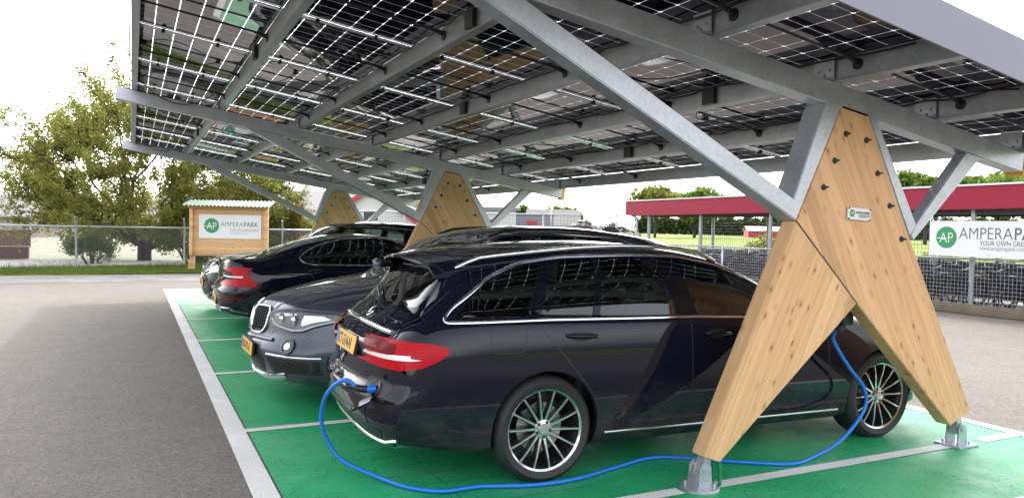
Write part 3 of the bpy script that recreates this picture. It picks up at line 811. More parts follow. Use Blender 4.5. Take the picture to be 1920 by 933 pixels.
def add_wheels(root, D):
    mt, mbar, msp = make_wheel(D['r'], D['rr'], D['nsp'])
    for mm in (M['rubber'], M['black']): mt.materials.append(mm)
    for mm in (M['rim_dark'], M['disc']): mbar.materials.append(mm)
    for mm in (M['rim_face'], M['rim_dark'], M['satin']): msp.materials.append(mm)
    for xh in (D['xf'], D['xr']):
        for sg in (-1, 1):
            wobj = link('wheel', mbar, None, root); wobj.location = (xh, sg*(D['hwmax']-.028-.1125), D['r']-.004); wobj.rotation_euler = (0, D.get('spin', 0)+(.5 if xh == D['xr'] else 0), 0 if sg < 0 else math.pi)
            link('tyre', mt, None, wobj); link('rim', msp, None, wobj)
def mirror_geo(root, D, S):
    for sg, ax in ((-1, 'y-'), (1, 'y+')):
        x, z = D['mir']; l, n = S.ray(AX[ax][0](x, z), AX[ax][1]); b = MB()
        b.box((x+.0, l.y+sg*.12, z+.055), (.10, .22, .145), Matrix.Rotation(sg*R(-8), 3, 'Z'), bev=.035)
        b.bar((x, l.y-sg*.02, z-.005), (x+.01, l.y+sg*.07, z+.015), .05, .03)
        mo = b.build('door_mirror', D['paint'], root)
        g_ = MB(); g_.box((x+.053, l.y+sg*.12, z+.055), (.003, .16, .10), Matrix.Rotation(sg*R(-8), 3, 'Z')); g_.build('mirror_glass', M['alu'], mo)
def interior(root, D):
    xs0, xs1, xb = D['seats']; hz = D['H']
    for x in (xs0,):
        for y in (-.37, .37):
            b = MB(); b.box((x-.12, y, .48), (.5, .48, .16), bev=.05); b.box((x+.19, y, .78), (.13, .46, .58), Matrix.Rotation(R(-14), 3, 'Y').inverted(), bev=.05); b.build('seat', M['seat'], root)
            h = MB(); h.box((x+.29, y, min(1.13, hz-.31)), (.09, .25, .17), bev=.03); h.build('headrest', M['seat'], root)
    b = MB(); b.box((xs1, 0, .50), (.5, 1.3, .18), bev=.05); b.box((xs1+.30, 0, .80), (.14, 1.3, .52), Matrix.Rotation(R(14), 3, 'Y'), bev=.05); b.build('rear_seat', M['seat'], root)
    for y in (-.4, .4):
        h = MB(); h.box((xs1+.38, y, min(1.09, hz-.36)), (.08, .24, .13), bev=.03); h.build('headrest', M['seat'], root)
    b = MB(); b.box((D['dash'], 0, D['dashz']), (.42, D['hwmax']*1.62, .24), Matrix.Rotation(R(6), 3, 'Y'), bev=.05); b.build('dashboard', M['interior'], root)
    b = MB(); c = Vector((D['dash']+.34, -.37 if not D.get('flipw') else .37, D['dashz']+.03)); rot = Matrix.Rotation(R(25), 3, 'Y')
    b.tube([c+rot @ Vector((0, .18*math.cos(a), .18*math.sin(a))) for a in [k*math.pi/12 for k in range(25)]], .014, 8); b.tube([c, c-Vector((.15, 0, .06))], .03, 8); b.tube([c+rot @ Vector((0, -.17, 0)), c+rot @ Vector((0, .17, 0))], .014, 6)
    b.build('steering_wheel', M['interior'], root)
def build_car(root, D):
    C = Car(D); me = C.mesh(); S = Surf(me)
    hw = D['hwmax']; body = me
    cut = MB()
    for xh in (D['xf'], D['xr']):
        for sg in (-1, 1):
            ra = D['r']+D.get('archgap', .035)
            prof = [(0, sg*(hw+.3)), (ra, sg*(hw+.3)), (ra, sg*(hw-.30)), (0, sg*(hw-.30))]
            n = 56; vs = []
            for rad, y in prof[1:3]:
                for k in range(n): a = 2*math.pi*k/n; vs.append((xh+rad*math.cos(a), y, D['r']+.005+rad*math.sin(a)))
            fs = [(k, (k+1) % n, n+(k+1) % n, n+k) for k in range(n)]+[tuple(range(n)), tuple(range(2*n-1, n-1, -1))]
            cut.add(vs, fs)
    body = boolean(body, cut.mesh())
    cav = Car(D, inset=.035).mesh(D['cab'][0], D['cab'][1], .07)
    body = boolean(body, cav)
    wc = MB()
    for P in D['swin']: wc.prism(rnd_poly(P, D.get('wr', .03)), -2, 2, 'xz')
    P = D['wscreen']; wc.prism(rnd_poly(P, .04), D['ws_z'], 3, 'xy')
    if D['rw_ax'] == 'x': wc.prism(rnd_poly(D['rwin'], .05), D['rw_from'], 7, 'yz')
    else: wc.prism(rnd_poly(D['rwin'], .05), D['rw_from'], 3, 'xy')
    for i in range(1):
        pass
    body = boolean(body, wc.mesh())
    on = S.fix_normals(body)
    body.materials.clear(); body.materials.append(D['paint']); body.materials.append(M['black'])
    body.polygons.foreach_set('material_index', [0 if o else 1 for o in on])
    bo = link('body', body, None, root)
    # glass
    for i, P in enumerate(D['swin']):
        for ax in ('y-', 'y+'):
            patch(S, [(x, z) for x, z in P], ax, -.004, 'side_window', M['privacy'] if i in D.get('priv', ()) else M['glass'], root, r=D.get('wr', .03)*.5)
    patch(S, D['wscreen'], 'z', -.003, 'windscreen', M['glass'], root, step=.045)
    patch(S, D['rwin'], 'x+' if D['rw_ax'] == 'x' else 'z', -.003, 'rear_window', M['privacy'] if D.get('priv') else M['glass'], root)
    # chrome around the side windows, black pillars, seams
    for ax in ('y-', 'y+'):
        if D.get('pillars'):
            for P in D['pillars']: patch(S, P, ax, .0025, 'pillar_trim', M['black'] if not D.get('gloss_pillar') else M['paint_far'], root)
        if D.get('chrome'): strip(S, rnd_poly(D['dlo'], .06, 5), ax, .020, .006, 'window_trim', M['chrome'], root, closed=True, step=.03)
        for P in D['seams']: strip(S, P, ax, .006, .0008, 'door_seam', M['ink'], root, step=.04, depth=.001)
        for (x, z) in D['handles']:
            h = MB(); l, n = S.ray(AX[ax][0](x, z), AX[ax][1]); sg = -1 if ax == 'y-' else 1
            l1, _ = S.ray(AX[ax][0](x-.105, z-.004), AX[ax][1]); l2, _ = S.ray(AX[ax][0](x+.105, z+.004), AX[ax][1])
            h.tube([l1, l1+Vector((.02, sg*.026, 0)), l+Vector((0, sg*.038, 0)), l2+Vector((-.02, sg*.026, 0)), l2], [.010, .014, .016, .014, .010], 10); 
            ho = h.build('door_handle', D['paint'], root)
            cupP = [(x+.085*math.cos(a), z-.003+.032*math.sin(a)) for a in [k*math.pi/12 for k in range(24)]]
            patch(S, cupP, ax, .0012, 'handle_recess', M['ink'], ho, step=.02)
        if D.get('sill'): strip(S, D['sill'], ax, .018, .010, 'sill_trim', M['satin'], root)
    if D.get('fuel'): strip(S, rnd_poly(D['fuel'], .045, 5), D['fuel_ax'], .005, .0008, 'fuel_flap_seam', M['ink'], root, closed=True, step=.02, depth=.001)
    add_wheels(root, D); mirror_geo(root, D, S); interior(root, D)
    # underbody
    b = MB(); b.box((C.L/2, 0, .24), (C.L-1.0, hw*1.5, .10), bev=.03); b.build('underbody', M['black'], root)
    return S, bo
def plate(S, root, ax, yc, zc, s, tilt=0, wd=.52, ht=.11, back=.006):
    of, d = AX[ax]; l, n = S.ray(of(yc, zc), d)
    l1, _ = S.ray(of(yc-wd/2, zc), d); l2, _ = S.ray(of(yc+wd/2, zc), d)
    sg = -1 if ax == 'x-' else 1
    X = (min(l.x, l1.x, l2.x) if sg < 0 else max(l.x, l1.x, l2.x))+sg*back
    # text must read from outside
    xd = Vector((0, -1, 0)) if ax == 'x-' else Vector((0, 1, 0)); zd = (Vector((-math.sin(tilt)*sg, 0, math.cos(tilt))))
    F = frame_mtx(Vector((X, yc, zc)), xd, zd)
    h = MB(); h.box((0, 0, -.010), (wd+.012, ht+.012, .022), bev=.003); me = h.mesh('h'); me.transform(F); hold = link('plate_holder', me, M['black'], root)
    def pb_(nm, c, sz, mat):
        q_ = MB(); q_.box(c, sz); me = q_.mesh(nm); me.transform(F); return link(nm, me, mat, hold)
    pb_('number_plate', (0, 0, .0025), (wd, ht, .003), M['yellow_plate']); pb_('country_band', (-wd/2+.021, 0, .0045), (.042, ht, .002), M['blue_plate'])
    tx_ = text('plate_lettering', s, ht*.92, M['ink'], hold, F @ Matrix.Translation((-wd/2+.058, -ht*.33, .0045)), off=.0022, wscale=.86)
    w_ = max(v.co.dot(xd) for v in tx_.data.vertices)-min(v.co.dot(xd) for v in tx_.data.vertices)
    return hold
const = lambda v, L: [(0, v), (L, v)]
def prof(tb):
    f = pchip(tb); return lambda z: f(z)

# --- black estate in front (rear towards the camera side road)
D1 = dict(L=4.66, H=1.457, hwmax=.905, paint=M['paint_merc'], bulge=.028,
  zt=[(0, .70), (.08, .755), (.3, .83), (.8, .935), (1.2, .985), (1.42, 1.01), (1.6, 1.085), (1.95, 1.27), (2.25, 1.385), (2.5, 1.425), (2.9, 1.445), (3.3, 1.437), (3.8, 1.405), (4.05, 1.372), (4.15, 1.342), (4.22, 1.275), (4.34, 1.130), (4.44, 1.015), (4.52, .950), (4.60, .905), (4.66, .85)],
  zb=[(0, .24), (.3, .19), (1, .17), (3.6, .18), (4.2, .21), (4.66, .27)],
  hw=[(0, .80), (.25, .862), (.7, .898), (1.4, .900), (2.5, .905), (3.4, .905), (4.0, .895), (4.4, .865), (4.66, .82)],
  zs=[(0, .64), (.3, .75), (.8, .86), (1.4, .935), (2, .955), (3, .972), (3.9, .985), (4.3, .975), (4.5, .93), (4.66, .80)],
  ins=[(0, .06), (1.2, .07), (2.5, .055), (4.0, .06), (4.5, .09), (4.66, .10)],
  yr=[(0, .50), (.8, .62), (1.4, .70), (1.6, .70), (2.0, .655), (2.4, .60), (3.0, .585), (4.0, .565), (4.28, .57), (4.42, .62), (4.66, .60)],
  dr=[(0, .05), (.8, .045), (1.4, .035), (1.8, .055), (2.3, .075), (3, .075), (4.1, .075), (4.3, .09), (4.45, .07), (4.66, .03)],
  front=(.10, .26, 6, 1.0, prof([(0, .05), (.3, .0), (.5, .0), (.7, .05), (1, .1)])),
  rear=(.045, .17, 5, .62, prof([(0.2, .10), (.3, .05), (.42, .0), (.55, .0), (.60, .045), (.75, .05), (.84, .035), (.9, .05), (1.0, .03), (1.2, 0)])),
  r=.325, rr=.247, nsp=14, xf=.79, xr=3.63, mir=(1.62, .97), seats=(2.35, 3.05, 0), dash=1.62, dashz=.90, flipw=True, cab=(1.45, 4.50), wr=.02,
  swin=[[(1.62, .965), (2.50, .985), (2.54, 1.335), (2.30, 1.30), (2.05, 1.225), (1.80, 1.10)],
        [(2.66, .987), (3.25, .995), (3.12, 1.345), (2.72, 1.343)],
        [(3.30, .996), (3.66, 1.0), (3.50, 1.318), (3.17, 1.343)],
        [(3.74, 1.0), (4.20, .997), (4.02, 1.17), (3.80, 1.265), (3.58, 1.308)]],
  priv=(3,), dlo=[(1.50, .935), (2.5, .970), (3.6, .985), (4.27, .98), (4.20, 1.06), (3.93, 1.235), (3.70, 1.315), (3.4, 1.352), (2.9, 1.366), (2.5, 1.357), (2.2, 1.305), (1.9, 1.185), (1.65, 1.03)], chrome=True,
  pillars=[[(2.515, .98), (2.645, .98), (2.705, 1.35), (2.555, 1.35)], [(3.67, .99), (3.735, .99), (3.575, 1.325), (3.515, 1.33)], [(3.255, .99), (3.295, .99), (3.165, 1.35), (3.125, 1.35)]], gloss_pillar=True,
  wscreen=[(1.50, -.66), (1.50, .66), (2.28, .55), (2.34, 0), (2.28, -.55)], ws_z=.98,
  rwin=[(-.57, 1.045), (0, 1.02), (.57, 1.045), (.555, 1.22), (.50, 1.285), (0, 1.295), (-.50, 1.285), (-.555, 1.22)], rw_ax='x', rw_from=4.0,
  seams=[[(1.44, .93), (1.36, .80), (1.34, .30), (1.45, .26)], [(2.57, .965), (2.57, .32)], [(3.70, .985), (3.64, .90), (3.46, .70), (3.30, .50), (3.24, .30)], [(1.45, .245), (3.24, .265)]],
  handles=[(2.36, .862), (3.40, .885)], sill=[(1.22, .252), (2.2, .262), (3.22, .272)],
  fuel=[(3.76, .95), (4.00, .95), (3.99, .80), (3.78, .80)], fuel_ax='y+', archgap=.028)
def car_details_estate(root, S, D):
    # tail lamps
    for sg, ax in ((1, 'y+'), (-1, 'y-')):
        side = [(4.64, .725), (4.52, .712), (4.40, .730), (4.30, .775), (4.235, .825), (4.28, .852), (4.38, .868), (4.50, .872), (4.64, .87)]
        o = patch(S, side, ax, .010, 'tail_lamp', M['red'], root, step=.02, r=.02)
        patch(S, [(4.62, .774), (4.46, .768), (4.40, .776), (4.46, .784), (4.62, .791)], ax, .013, 'lamp_stripe', M['lamp_white'], o, step=.02)
        patch(S, [(4.62, .805), (4.53, .80), (4.51, .845), (4.55, .862), (4.62, .862)], ax, .0125, 'dark_lens', M['red_dark'], o, step=.02)
        back = [(sg*.50, .868), (sg*.52, .78), (sg*.57, .728), (sg*.80, .722), (sg*.81, .868)]
        o2 = patch(S, back, 'x+', .010, 'tail_lamp', M['red'], root, step=.02, r=.02)
        patch(S, [(sg*.54, .785), (sg*.80, .770), (sg*.80, .797), (sg*.54, .795)], 'x+', .013, 'lamp_stripe', M['lamp_white'], o2, step=.02)
        # front lamps and intakes
        hl = patch(S, [(sg*.36, .62), (sg*.52, .575), (sg*.70, .60), (sg*.80, .665), (sg*.72, .70), (sg*.50, .67)], 'x-', .008, 'headlight', M['lens'], root, step=.03, r=.03)
        patch(S, [(sg*.38, .60), (sg*.52, .58), (sg*.70, .605), (sg*.77, .66), (sg*.70, .685), (sg*.50, .655)], 'x-', .003, 'reflector', M['satin'], hl, step=.03)
        patch(S, [(sg*.45, .28), (sg*.72, .30), (sg*.76, .42), (sg*.50, .38)], 'x-', .004, 'air_intake', M['black'], root, r=.03)
    # tail-lamp split line, tailgate seam
    strip(S, [(-.70, 1.28), (-.66, 1.05), (-.60, .95), (-.60, .60), (.60, .60), (.60, .95), (.66, 1.05), (.70, 1.28)], 'x+', .006, .0008, 'tailgate_seam', M['ink'], root, depth=.001)
    strip(S, [(-.57, .905), (-.3, .915), (0, .918), (.3, .915), (.57, .905)], 'x+', .028, .014, 'chrome_bar', M['chrome'], root)
    hold = plate(S, root, 'x+', -.0, .785, 'KT-514-N', tilt=R(12), back=.010)
    patch(S, [(-.20, .50), (.20, .50), (.42, .515), (.66, .53), (.66, .555), (.42, .54), (0, .53), (-.42, .54), (-.66, .555), (-.66, .53), (-.42, .515)], 'x+', .012, 'bumper_step', D['paint'], root, step=.04)
    patch(S, [(-.62, .27), (.62, .27), (.68, .36), (.40, .40), (-.40, .40), (-.68, .36)], 'x+', .004, 'diffuser', M['black'], root, step=.04, r=.02)
    strip(S, [(-.76, .315), (-.66, .285), (-.4, .275), (.4, .275), (.66, .285), (.76, .315)], 'x+', .020, .014, 'bumper_trim', M['chrome'], root, step=.03)
    for sg in (-1, 1):
        b = MB(); c = Vector((D['L']-.24, sg*.60, .275)); b.lathe([(.045, .06), (.050, .065), (.050, -.1), (.04, -.1), (.04, .05)], 20, axis='x', c=c); me = b.build('exhaust_tip', M['chrome'], root)
    # star badge (plain ring), wiper, spoiler
    l, n = S.ray((9, 0, .965), (-1, 0, 0)); b = MB()
    rot = n.to_track_quat('Z', 'Y').to_matrix()
    ring = [l+n*.008+rot @ Vector((.042*math.cos(a), .042*math.sin(a), 0)) for a in [k*math.pi/16 for k in range(33)]]
    b.tube(ring, .004, 6)
    for a in (90, 210, 330): b.tube([l+n*.008, l+n*.008+rot @ Vector((.04*math.cos(R(a)), .04*math.sin(R(a)), 0))], [.006, .002], 6)
    b.build('rear_badge', M['chrome'], root)
    l, n = S.ray((9, .03, 1.03), (-1, 0, 0)); b = MB(); b.tube([l, l+n*.03], .018, 10)
    q0 = l+n*.03; pts = [q0]
    for t in range(1, 7):
        yy = .03-.055*t; ll, nn = S.ray((9, yy, 1.03+.012*t), (-1, 0, 0)); pts.append(ll+nn*.022)
    b.tube(pts, [.014]+[.008]*6, 6); b.build('rear_wiper', M['black'], root)
    b = MB(); secs = []
    for k in range(21):
        y = -.60+1.2*k/20; sh = .05*(abs(y)/.6)**2
        secs.append((y, sh))
    vs = []
    for y, sh in secs:
        l, _ = S.ray((4.00, y, 4), (0, 0, -1)); z0 = l.z
        vs += [(4.00, y, z0+.003), (4.15, y, z0-.010), (4.31-sh, y, z0-.045), (4.31-sh, y, z0-.060), (4.15, y, z0-.055)]
    fs = [(i*5+k, (i+1)*5+k, (i+1)*5+(k+1) % 5, i*5+(k+1) % 5) for i in range(20) for k in range(5)]+[(0, 1, 2, 3, 4), (104, 103, 102, 101, 100)]
    b.add(vs, fs, 0, True); b.build('roof_spoiler', D['paint'], root)
    for sg, ax in ((-1, 'y-'), (1, 'y+')):
        pts = []
        for k in range(26):
            x = 2.15+(4.12-2.15)*k/25; e = min(1, min(k, 25-k)/2.0); l, _ = S.ray((x, sg*.565, 4), (0, 0, -1)); pts.append(l+Vector((0, sg*.01, .002+.030*e)))
        b = MB(); b.tube(pts, .014, 10); b.build('roof_rail', M['chrome'], root)
    # front grille
    g = patch(S, [(-.33, .40), (.33, .40), (.36, .60), (-.36, .60)], 'x-', .004, 'grille', M['black'], root, r=.04)
    strip(S, [(-.36, .50), (.36, .50)], 'x-', .03, .02, 'grille_bar', M['chrome'], g)
    plate(S, root, 'x-', 0, .36, 'KT-514-N')

D2 = dict(ftab=(pchip([(0, 0), (.035, .004), (.14, .044), (.26, .092), (.40, .125), (.60, .20), (.74, .31), (.84, .46), (.95, .70)]), pchip([(0, 0), (.26, .025), (.45, .085), (.62, .165), (.76, .28), (.86, .44), (.95, .62)])), L=4.44, H=1.59, hwmax=.91, paint=M['paint_bmw'], bulge=.024,
  zt=[(0, .84), (.05, .885), (.2, .935), (.5, .995), (.9, 1.055), (1.15, 1.09), (1.32, 1.15), (1.65, 1.37), (1.9, 1.50), (2.2, 1.56), (2.6, 1.585), (3.2, 1.578), (3.75, 1.535), (3.98, 1.49), (4.06, 1.42), (4.2, 1.20), (4.30, 1.05), (4.38, .98), (4.44, .90)],
  zb=[(0, .24), (.3, .20), (1, .20), (3.5, .21), (4.1, .24), (4.44, .33)],
  hw=[(0, .80), (.25, .865), (.7, .90), (1.4, .895), (2.5, .905), (3.4, .91), (3.9, .90), (4.2, .87), (4.44, .83)],
  zs=[(0, .74), (.3, .86), (.8, .96), (1.3, 1.02), (2, 1.045), (3, 1.07), (3.7, 1.09), (4.1, 1.08), (4.3, 1.0), (4.44, .86)],
  ins=[(0, .07), (.5, .09), (1.2, .09), (2.5, .065), (3.8, .07), (4.2, .09), (4.44, .10)],
  yr=[(0, .52), (.8, .64), (1.25, .70), (1.5, .695), (1.8, .66), (2.2, .625), (3.0, .60), (3.8, .57), (4.0, .57), (4.2, .62), (4.44, .60)],
  dr=[(0, .05), (.8, .06), (1.3, .045), (1.6, .06), (2.0, .085), (3, .085), (3.9, .085), (4.1, .09), (4.3, .05), (4.44, .03)],
  front=(.07, .24, 6, .95, prof([(.2, .07), (.33, .03), (.45, .0), (.60, .015), (.70, .03), (.85, .05), (1.0, .06)])),
  rear=(.05, .18, 5, .6, prof([(.2, .05), (.4, 0), (.7, .0), (1.0, .03), (1.4, 0)])),
  r=.34, rr=.235, nsp=5, xf=.84, xr=3.51, mir=(1.42, 1.07), seats=(2.15, 2.85, 0), dash=1.45, dashz=.98, cab=(1.32, 4.2), wr=.03,
  swin=[[(1.62, 1.09), (2.30, 1.095), (2.32, 1.495), (2.10, 1.475), (1.86, 1.37)], [(2.42, 1.10), (3.15, 1.12), (3.30, 1.30), (3.22, 1.475), (2.45, 1.497)], [(3.36, 1.16), (3.72, 1.19), (3.60, 1.36), (3.30, 1.43), (3.38, 1.30)]],
  dlo=[(1.40, 1.05), (2.3, 1.075), (3.2, 1.10), (3.86, 1.14), (3.72, 1.39), (3.4, 1.485), (2.6, 1.525), (2.1, 1.508), (1.8, 1.37)], chrome=True,
  pillars=[[(2.31, 1.09), (2.41, 1.09), (2.44, 1.49), (2.33, 1.49)]],
  wscreen=[(1.34, -.66), (1.28, 0), (1.34, .66), (1.96, .58), (2.02, 0), (1.96, -.58)], ws_z=1.07,
  rwin=[(-.52, 1.14), (.52, 1.14), (.46, 1.42), (-.46, 1.42)], rw_ax='x', rw_from=3.8,
  seams=[[(1.30, 1.04), (1.26, .80), (1.26, .33)], [(2.36, 1.08), (2.38, .36)], [(3.28, 1.12), (3.24, .80), (3.02, .50), (2.98, .36)]],
  handles=[(2.16, .97), (3.10, 1.0)], sill=[(1.2, .30), (3.1, .31)])
def car_details_suv(root, S, D):
    # bonnet shut line and power creases
    strip(S, [(1.22, -.74), (.6, -.70), (.22, -.56), (.10, -.33), (.07, 0), (.10, .33), (.22, .56), (.6, .70), (1.22, .74)], 'z', .007, .0008, 'bonnet_seam', M['ink'], root, depth=.001)
    for sg in (-1, 1):
        strip(S, [(1.15, sg*.50), (.7, sg*.44), (.3, sg*.34), (.10, sg*.26)], 'z', .05, .006, 'bonnet_crease', D['paint'], root, depth=.002)
        # kidney grille
        K = [(sg*.030, .80), (sg*.036, .655), (sg*.075, .612), (sg*.19, .612), (sg*.232, .66), (sg*.250, .80), (sg*.225, .833), (sg*.06, .836)]
        g = patch(S, K, 'x-', .003, 'kidney_grille', M['ink'], root, step=.03, r=.03)
        strip(S, rnd_poly(K, .035), 'x-', .020, .018, 'grille_frame', M['chrome'], g, closed=True, step=.02)
        for k in range(7):
            y = sg*(.062+.026*k); strip(S, [(y, .64), (y, .825)], 'x-', .008, .012, 'grille_slat', M['black'], g, step=.04)
        # headlight: chrome bowl, lens units and clear cover
        H_ = [(sg*.275, .785), (sg*.33, .715), (sg*.45, .685), (sg*.62, .665), (sg*.70, .675), (sg*.868, .785), (sg*.80, .825), (sg*.60, .835), (sg*.45, .825), (sg*.33, .81)]
        h = patch(S, H_, 'x-', .002, 'headlight', M['lamp_bowl'], root, step=.025, r=.015)
        strip(S, [(sg*.31, .745), (sg*.34, .716), (sg*.45, .690), (sg*.62, .672), (sg*.70, .682), (sg*.855, .782)], 'x-', .020, .016, 'light_blade', M['lamp_white'], h, step=.02)
        strip(S, rnd_poly(H_, .015), 'x-', .014, .020, 'lamp_surround', M['ink'], h, closed=True, step=.02)
        for yy, ra in ((.45, .046), (.60, .056)):
            l, n = S.ray((-3, sg*yy, .76), (1, 0, 0)); b = MB(); l = l+Vector((-.004, 0, 0))
            b.lathe([(ra, .0), (ra*.9, -.012), (ra*.55, -.010), (ra*.5, -.016), (0, -.024)], 24, axis='x', c=l); b.build('lamp_unit', M['chrome'], h)
        patch(S, [(sg*.68, .72), (sg*.80, .775), (sg*.76, .80), (sg*.66, .80)], 'x-', .006, 'side_reflector', M['chrome'], h, step=.02)
        patch(S, [(sg*.34, .78), (sg*.42, .775), (sg*.60, .79), (sg*.60, .808), (sg*.42, .80)], 'x-', .006, 'side_reflector', M['satin'], h, step=.02)
        patch(S, H_, 'x-', .030, 'lamp_cover', M['lens'], h, step=.025, r=.015, skirt=.0)
        # fog lamp
        l, n = S.ray((-3, sg*.63, .545), (1, 0, 0)); b = MB(); rot = (-n).to_track_quat('X', 'Z').to_matrix(); l = l+n*.002
        f = MB(); f.lathe([(.068, .01), (.068, -.012), (.054, -.016), (.050, -.006), (.03, -.004), (0, -.014)], 28, axis='x'); me = f.mesh('fog'); mt_ = rot.to_4x4(); mt_.translation = l; me.transform(mt_); fo = link('fog_lamp', me, M['lamp_bowl'], root); f = MB(); f.lathe([(.034, -.004), (.030, -.012), (0, -.020)], 24, axis='x'); me = f.mesh('fc'); me.transform(mt_); link('fog_lens', me, M['chrome'], fo)
        # lower intake with slats
        P = [(sg*.44, .44), (sg*.52, .31), (sg*.80, .33), (sg*.82, .44)]
        a = patch(S, P, 'x-', .002, 'side_intake', M['ink'], root, r=.02)
        for k in range(5): strip(S, [(sg*(.47+.012*k), .42-.024*k), (sg*.81, .42-.022*k)], 'x-', .007, .008, 'intake_slat', M['black'], a)
        strip(S, [(sg*.42, .46), (sg*.82, .462)], 'x-', .022, .012, 'intake_trim', M['satin'], a)
        strip(S, [(sg*.40, .45), (sg*.47, .31), (sg*.52, .275)], 'x-', .05, .014, 'bumper_blade', D['paint'], a)
        # tail lamps
        patch(S, [(sg*.44, .95), (sg*.82, .95), (sg*.82, .82), (sg*.60, .80), (sg*.44, .85)], 'x+', .008, 'tail_lamp', M['red'], root, r=.02)
    c = patch(S, [(-.37, .42), (-.34, .30), (.34, .30), (.37, .42), (.30, .54), (-.30, .54)], 'x-', .002, 'lower_grille', M['ink'], root, r=.02)
    for k in range(5): strip(S, [(-.34, .32+.03*k), (.34, .32+.03*k)], 'x-', .006, .008, 'grille_bar', M['black'], c)
    strip(S, [(-.60, .30), (-.40, .255), (0, .245), (.40, .255), (.60, .30)], 'x-', .06, .020, 'skid_plate', M['satin'], root)
    strip(S, [(-.42, .575), (-.2, .572), (.2, .572), (.42, .575)], 'x-', .035, .018, 'bumper_bar', D['paint'], root)
    plate(S, root, 'x-', 0, .478, 'NX-971-R', back=.012, tilt=R(4))
    l, n = S.ray((.055, 0, 4), (0, 0, -1)); b = MB(); 
    l, n = S.ray((-3, 0, .872), (1, 0, 0)); rot = n.to_track_quat('Z', 'Y').to_matrix().to_4x4(); rot.translation = l+n*.0005
    b.lathe([(0, .004), (.036, .004), (.041, 0)], 28, axis='z'); me = b.mesh('badge'); me.transform(rot); link('bonnet_badge', me, M['satin'], root)
    for sg in (-1, 1):
        pts = []
        for k in range(24):
            x = 1.98+(3.85-1.98)*k/23; e = min(1, min(k, 23-k)/2.0); l, _ = S.ray((x, sg*.585, 4), (0, 0, -1)); pts.append(l+Vector((0, sg*.01, .002+.030*e)))
        b = MB(); b.tube(pts, .014, 8); b.build('roof_rail', M['black'], root)
        # wipers
        pts = []
        for k in range(8):
            y = sg*.05+ (sg*.5)*k/7 ; l, nn = S.ray((1.36+.02*k/7, y, 4), (0, 0, -1)); pts.append(l+nn*.015)
        b = MB(); b.tube(pts, .008, 6); b.build('wiper', M['black'], root)
    b = MB(); b.prism([(3.62, 1.535), (3.86, 1.51), (3.86, 1.56), (3.80, 1.60), (3.74, 1.60)], -.02, .02); b.build('roof_antenna', M['black'], root)
    # sloping rear spoiler
    b = MB(); vs = []
    for k in range(17):
        y = -.56+1.12*k/16; sh = .06*(y/.56)**2; l, _ = S.ray((3.86, y, 4), (0, 0, -1)); z0 = l.z
        vs += [(3.86, y, z0+.004), (4.16-sh, y, z0-.045), (4.16-sh, y, z0-.065), (4.0, y, z0-.07)]
    b.add(vs, [(i*4+k, (i+1)*4+k, (i+1)*4+(k+1) % 4, i*4+(k+1) % 4) for i in range(16) for k in range(4)]+[(0, 1, 2, 3), (67, 66, 65, 64)], 0, True); b.build('roof_spoiler', D['paint'], root)

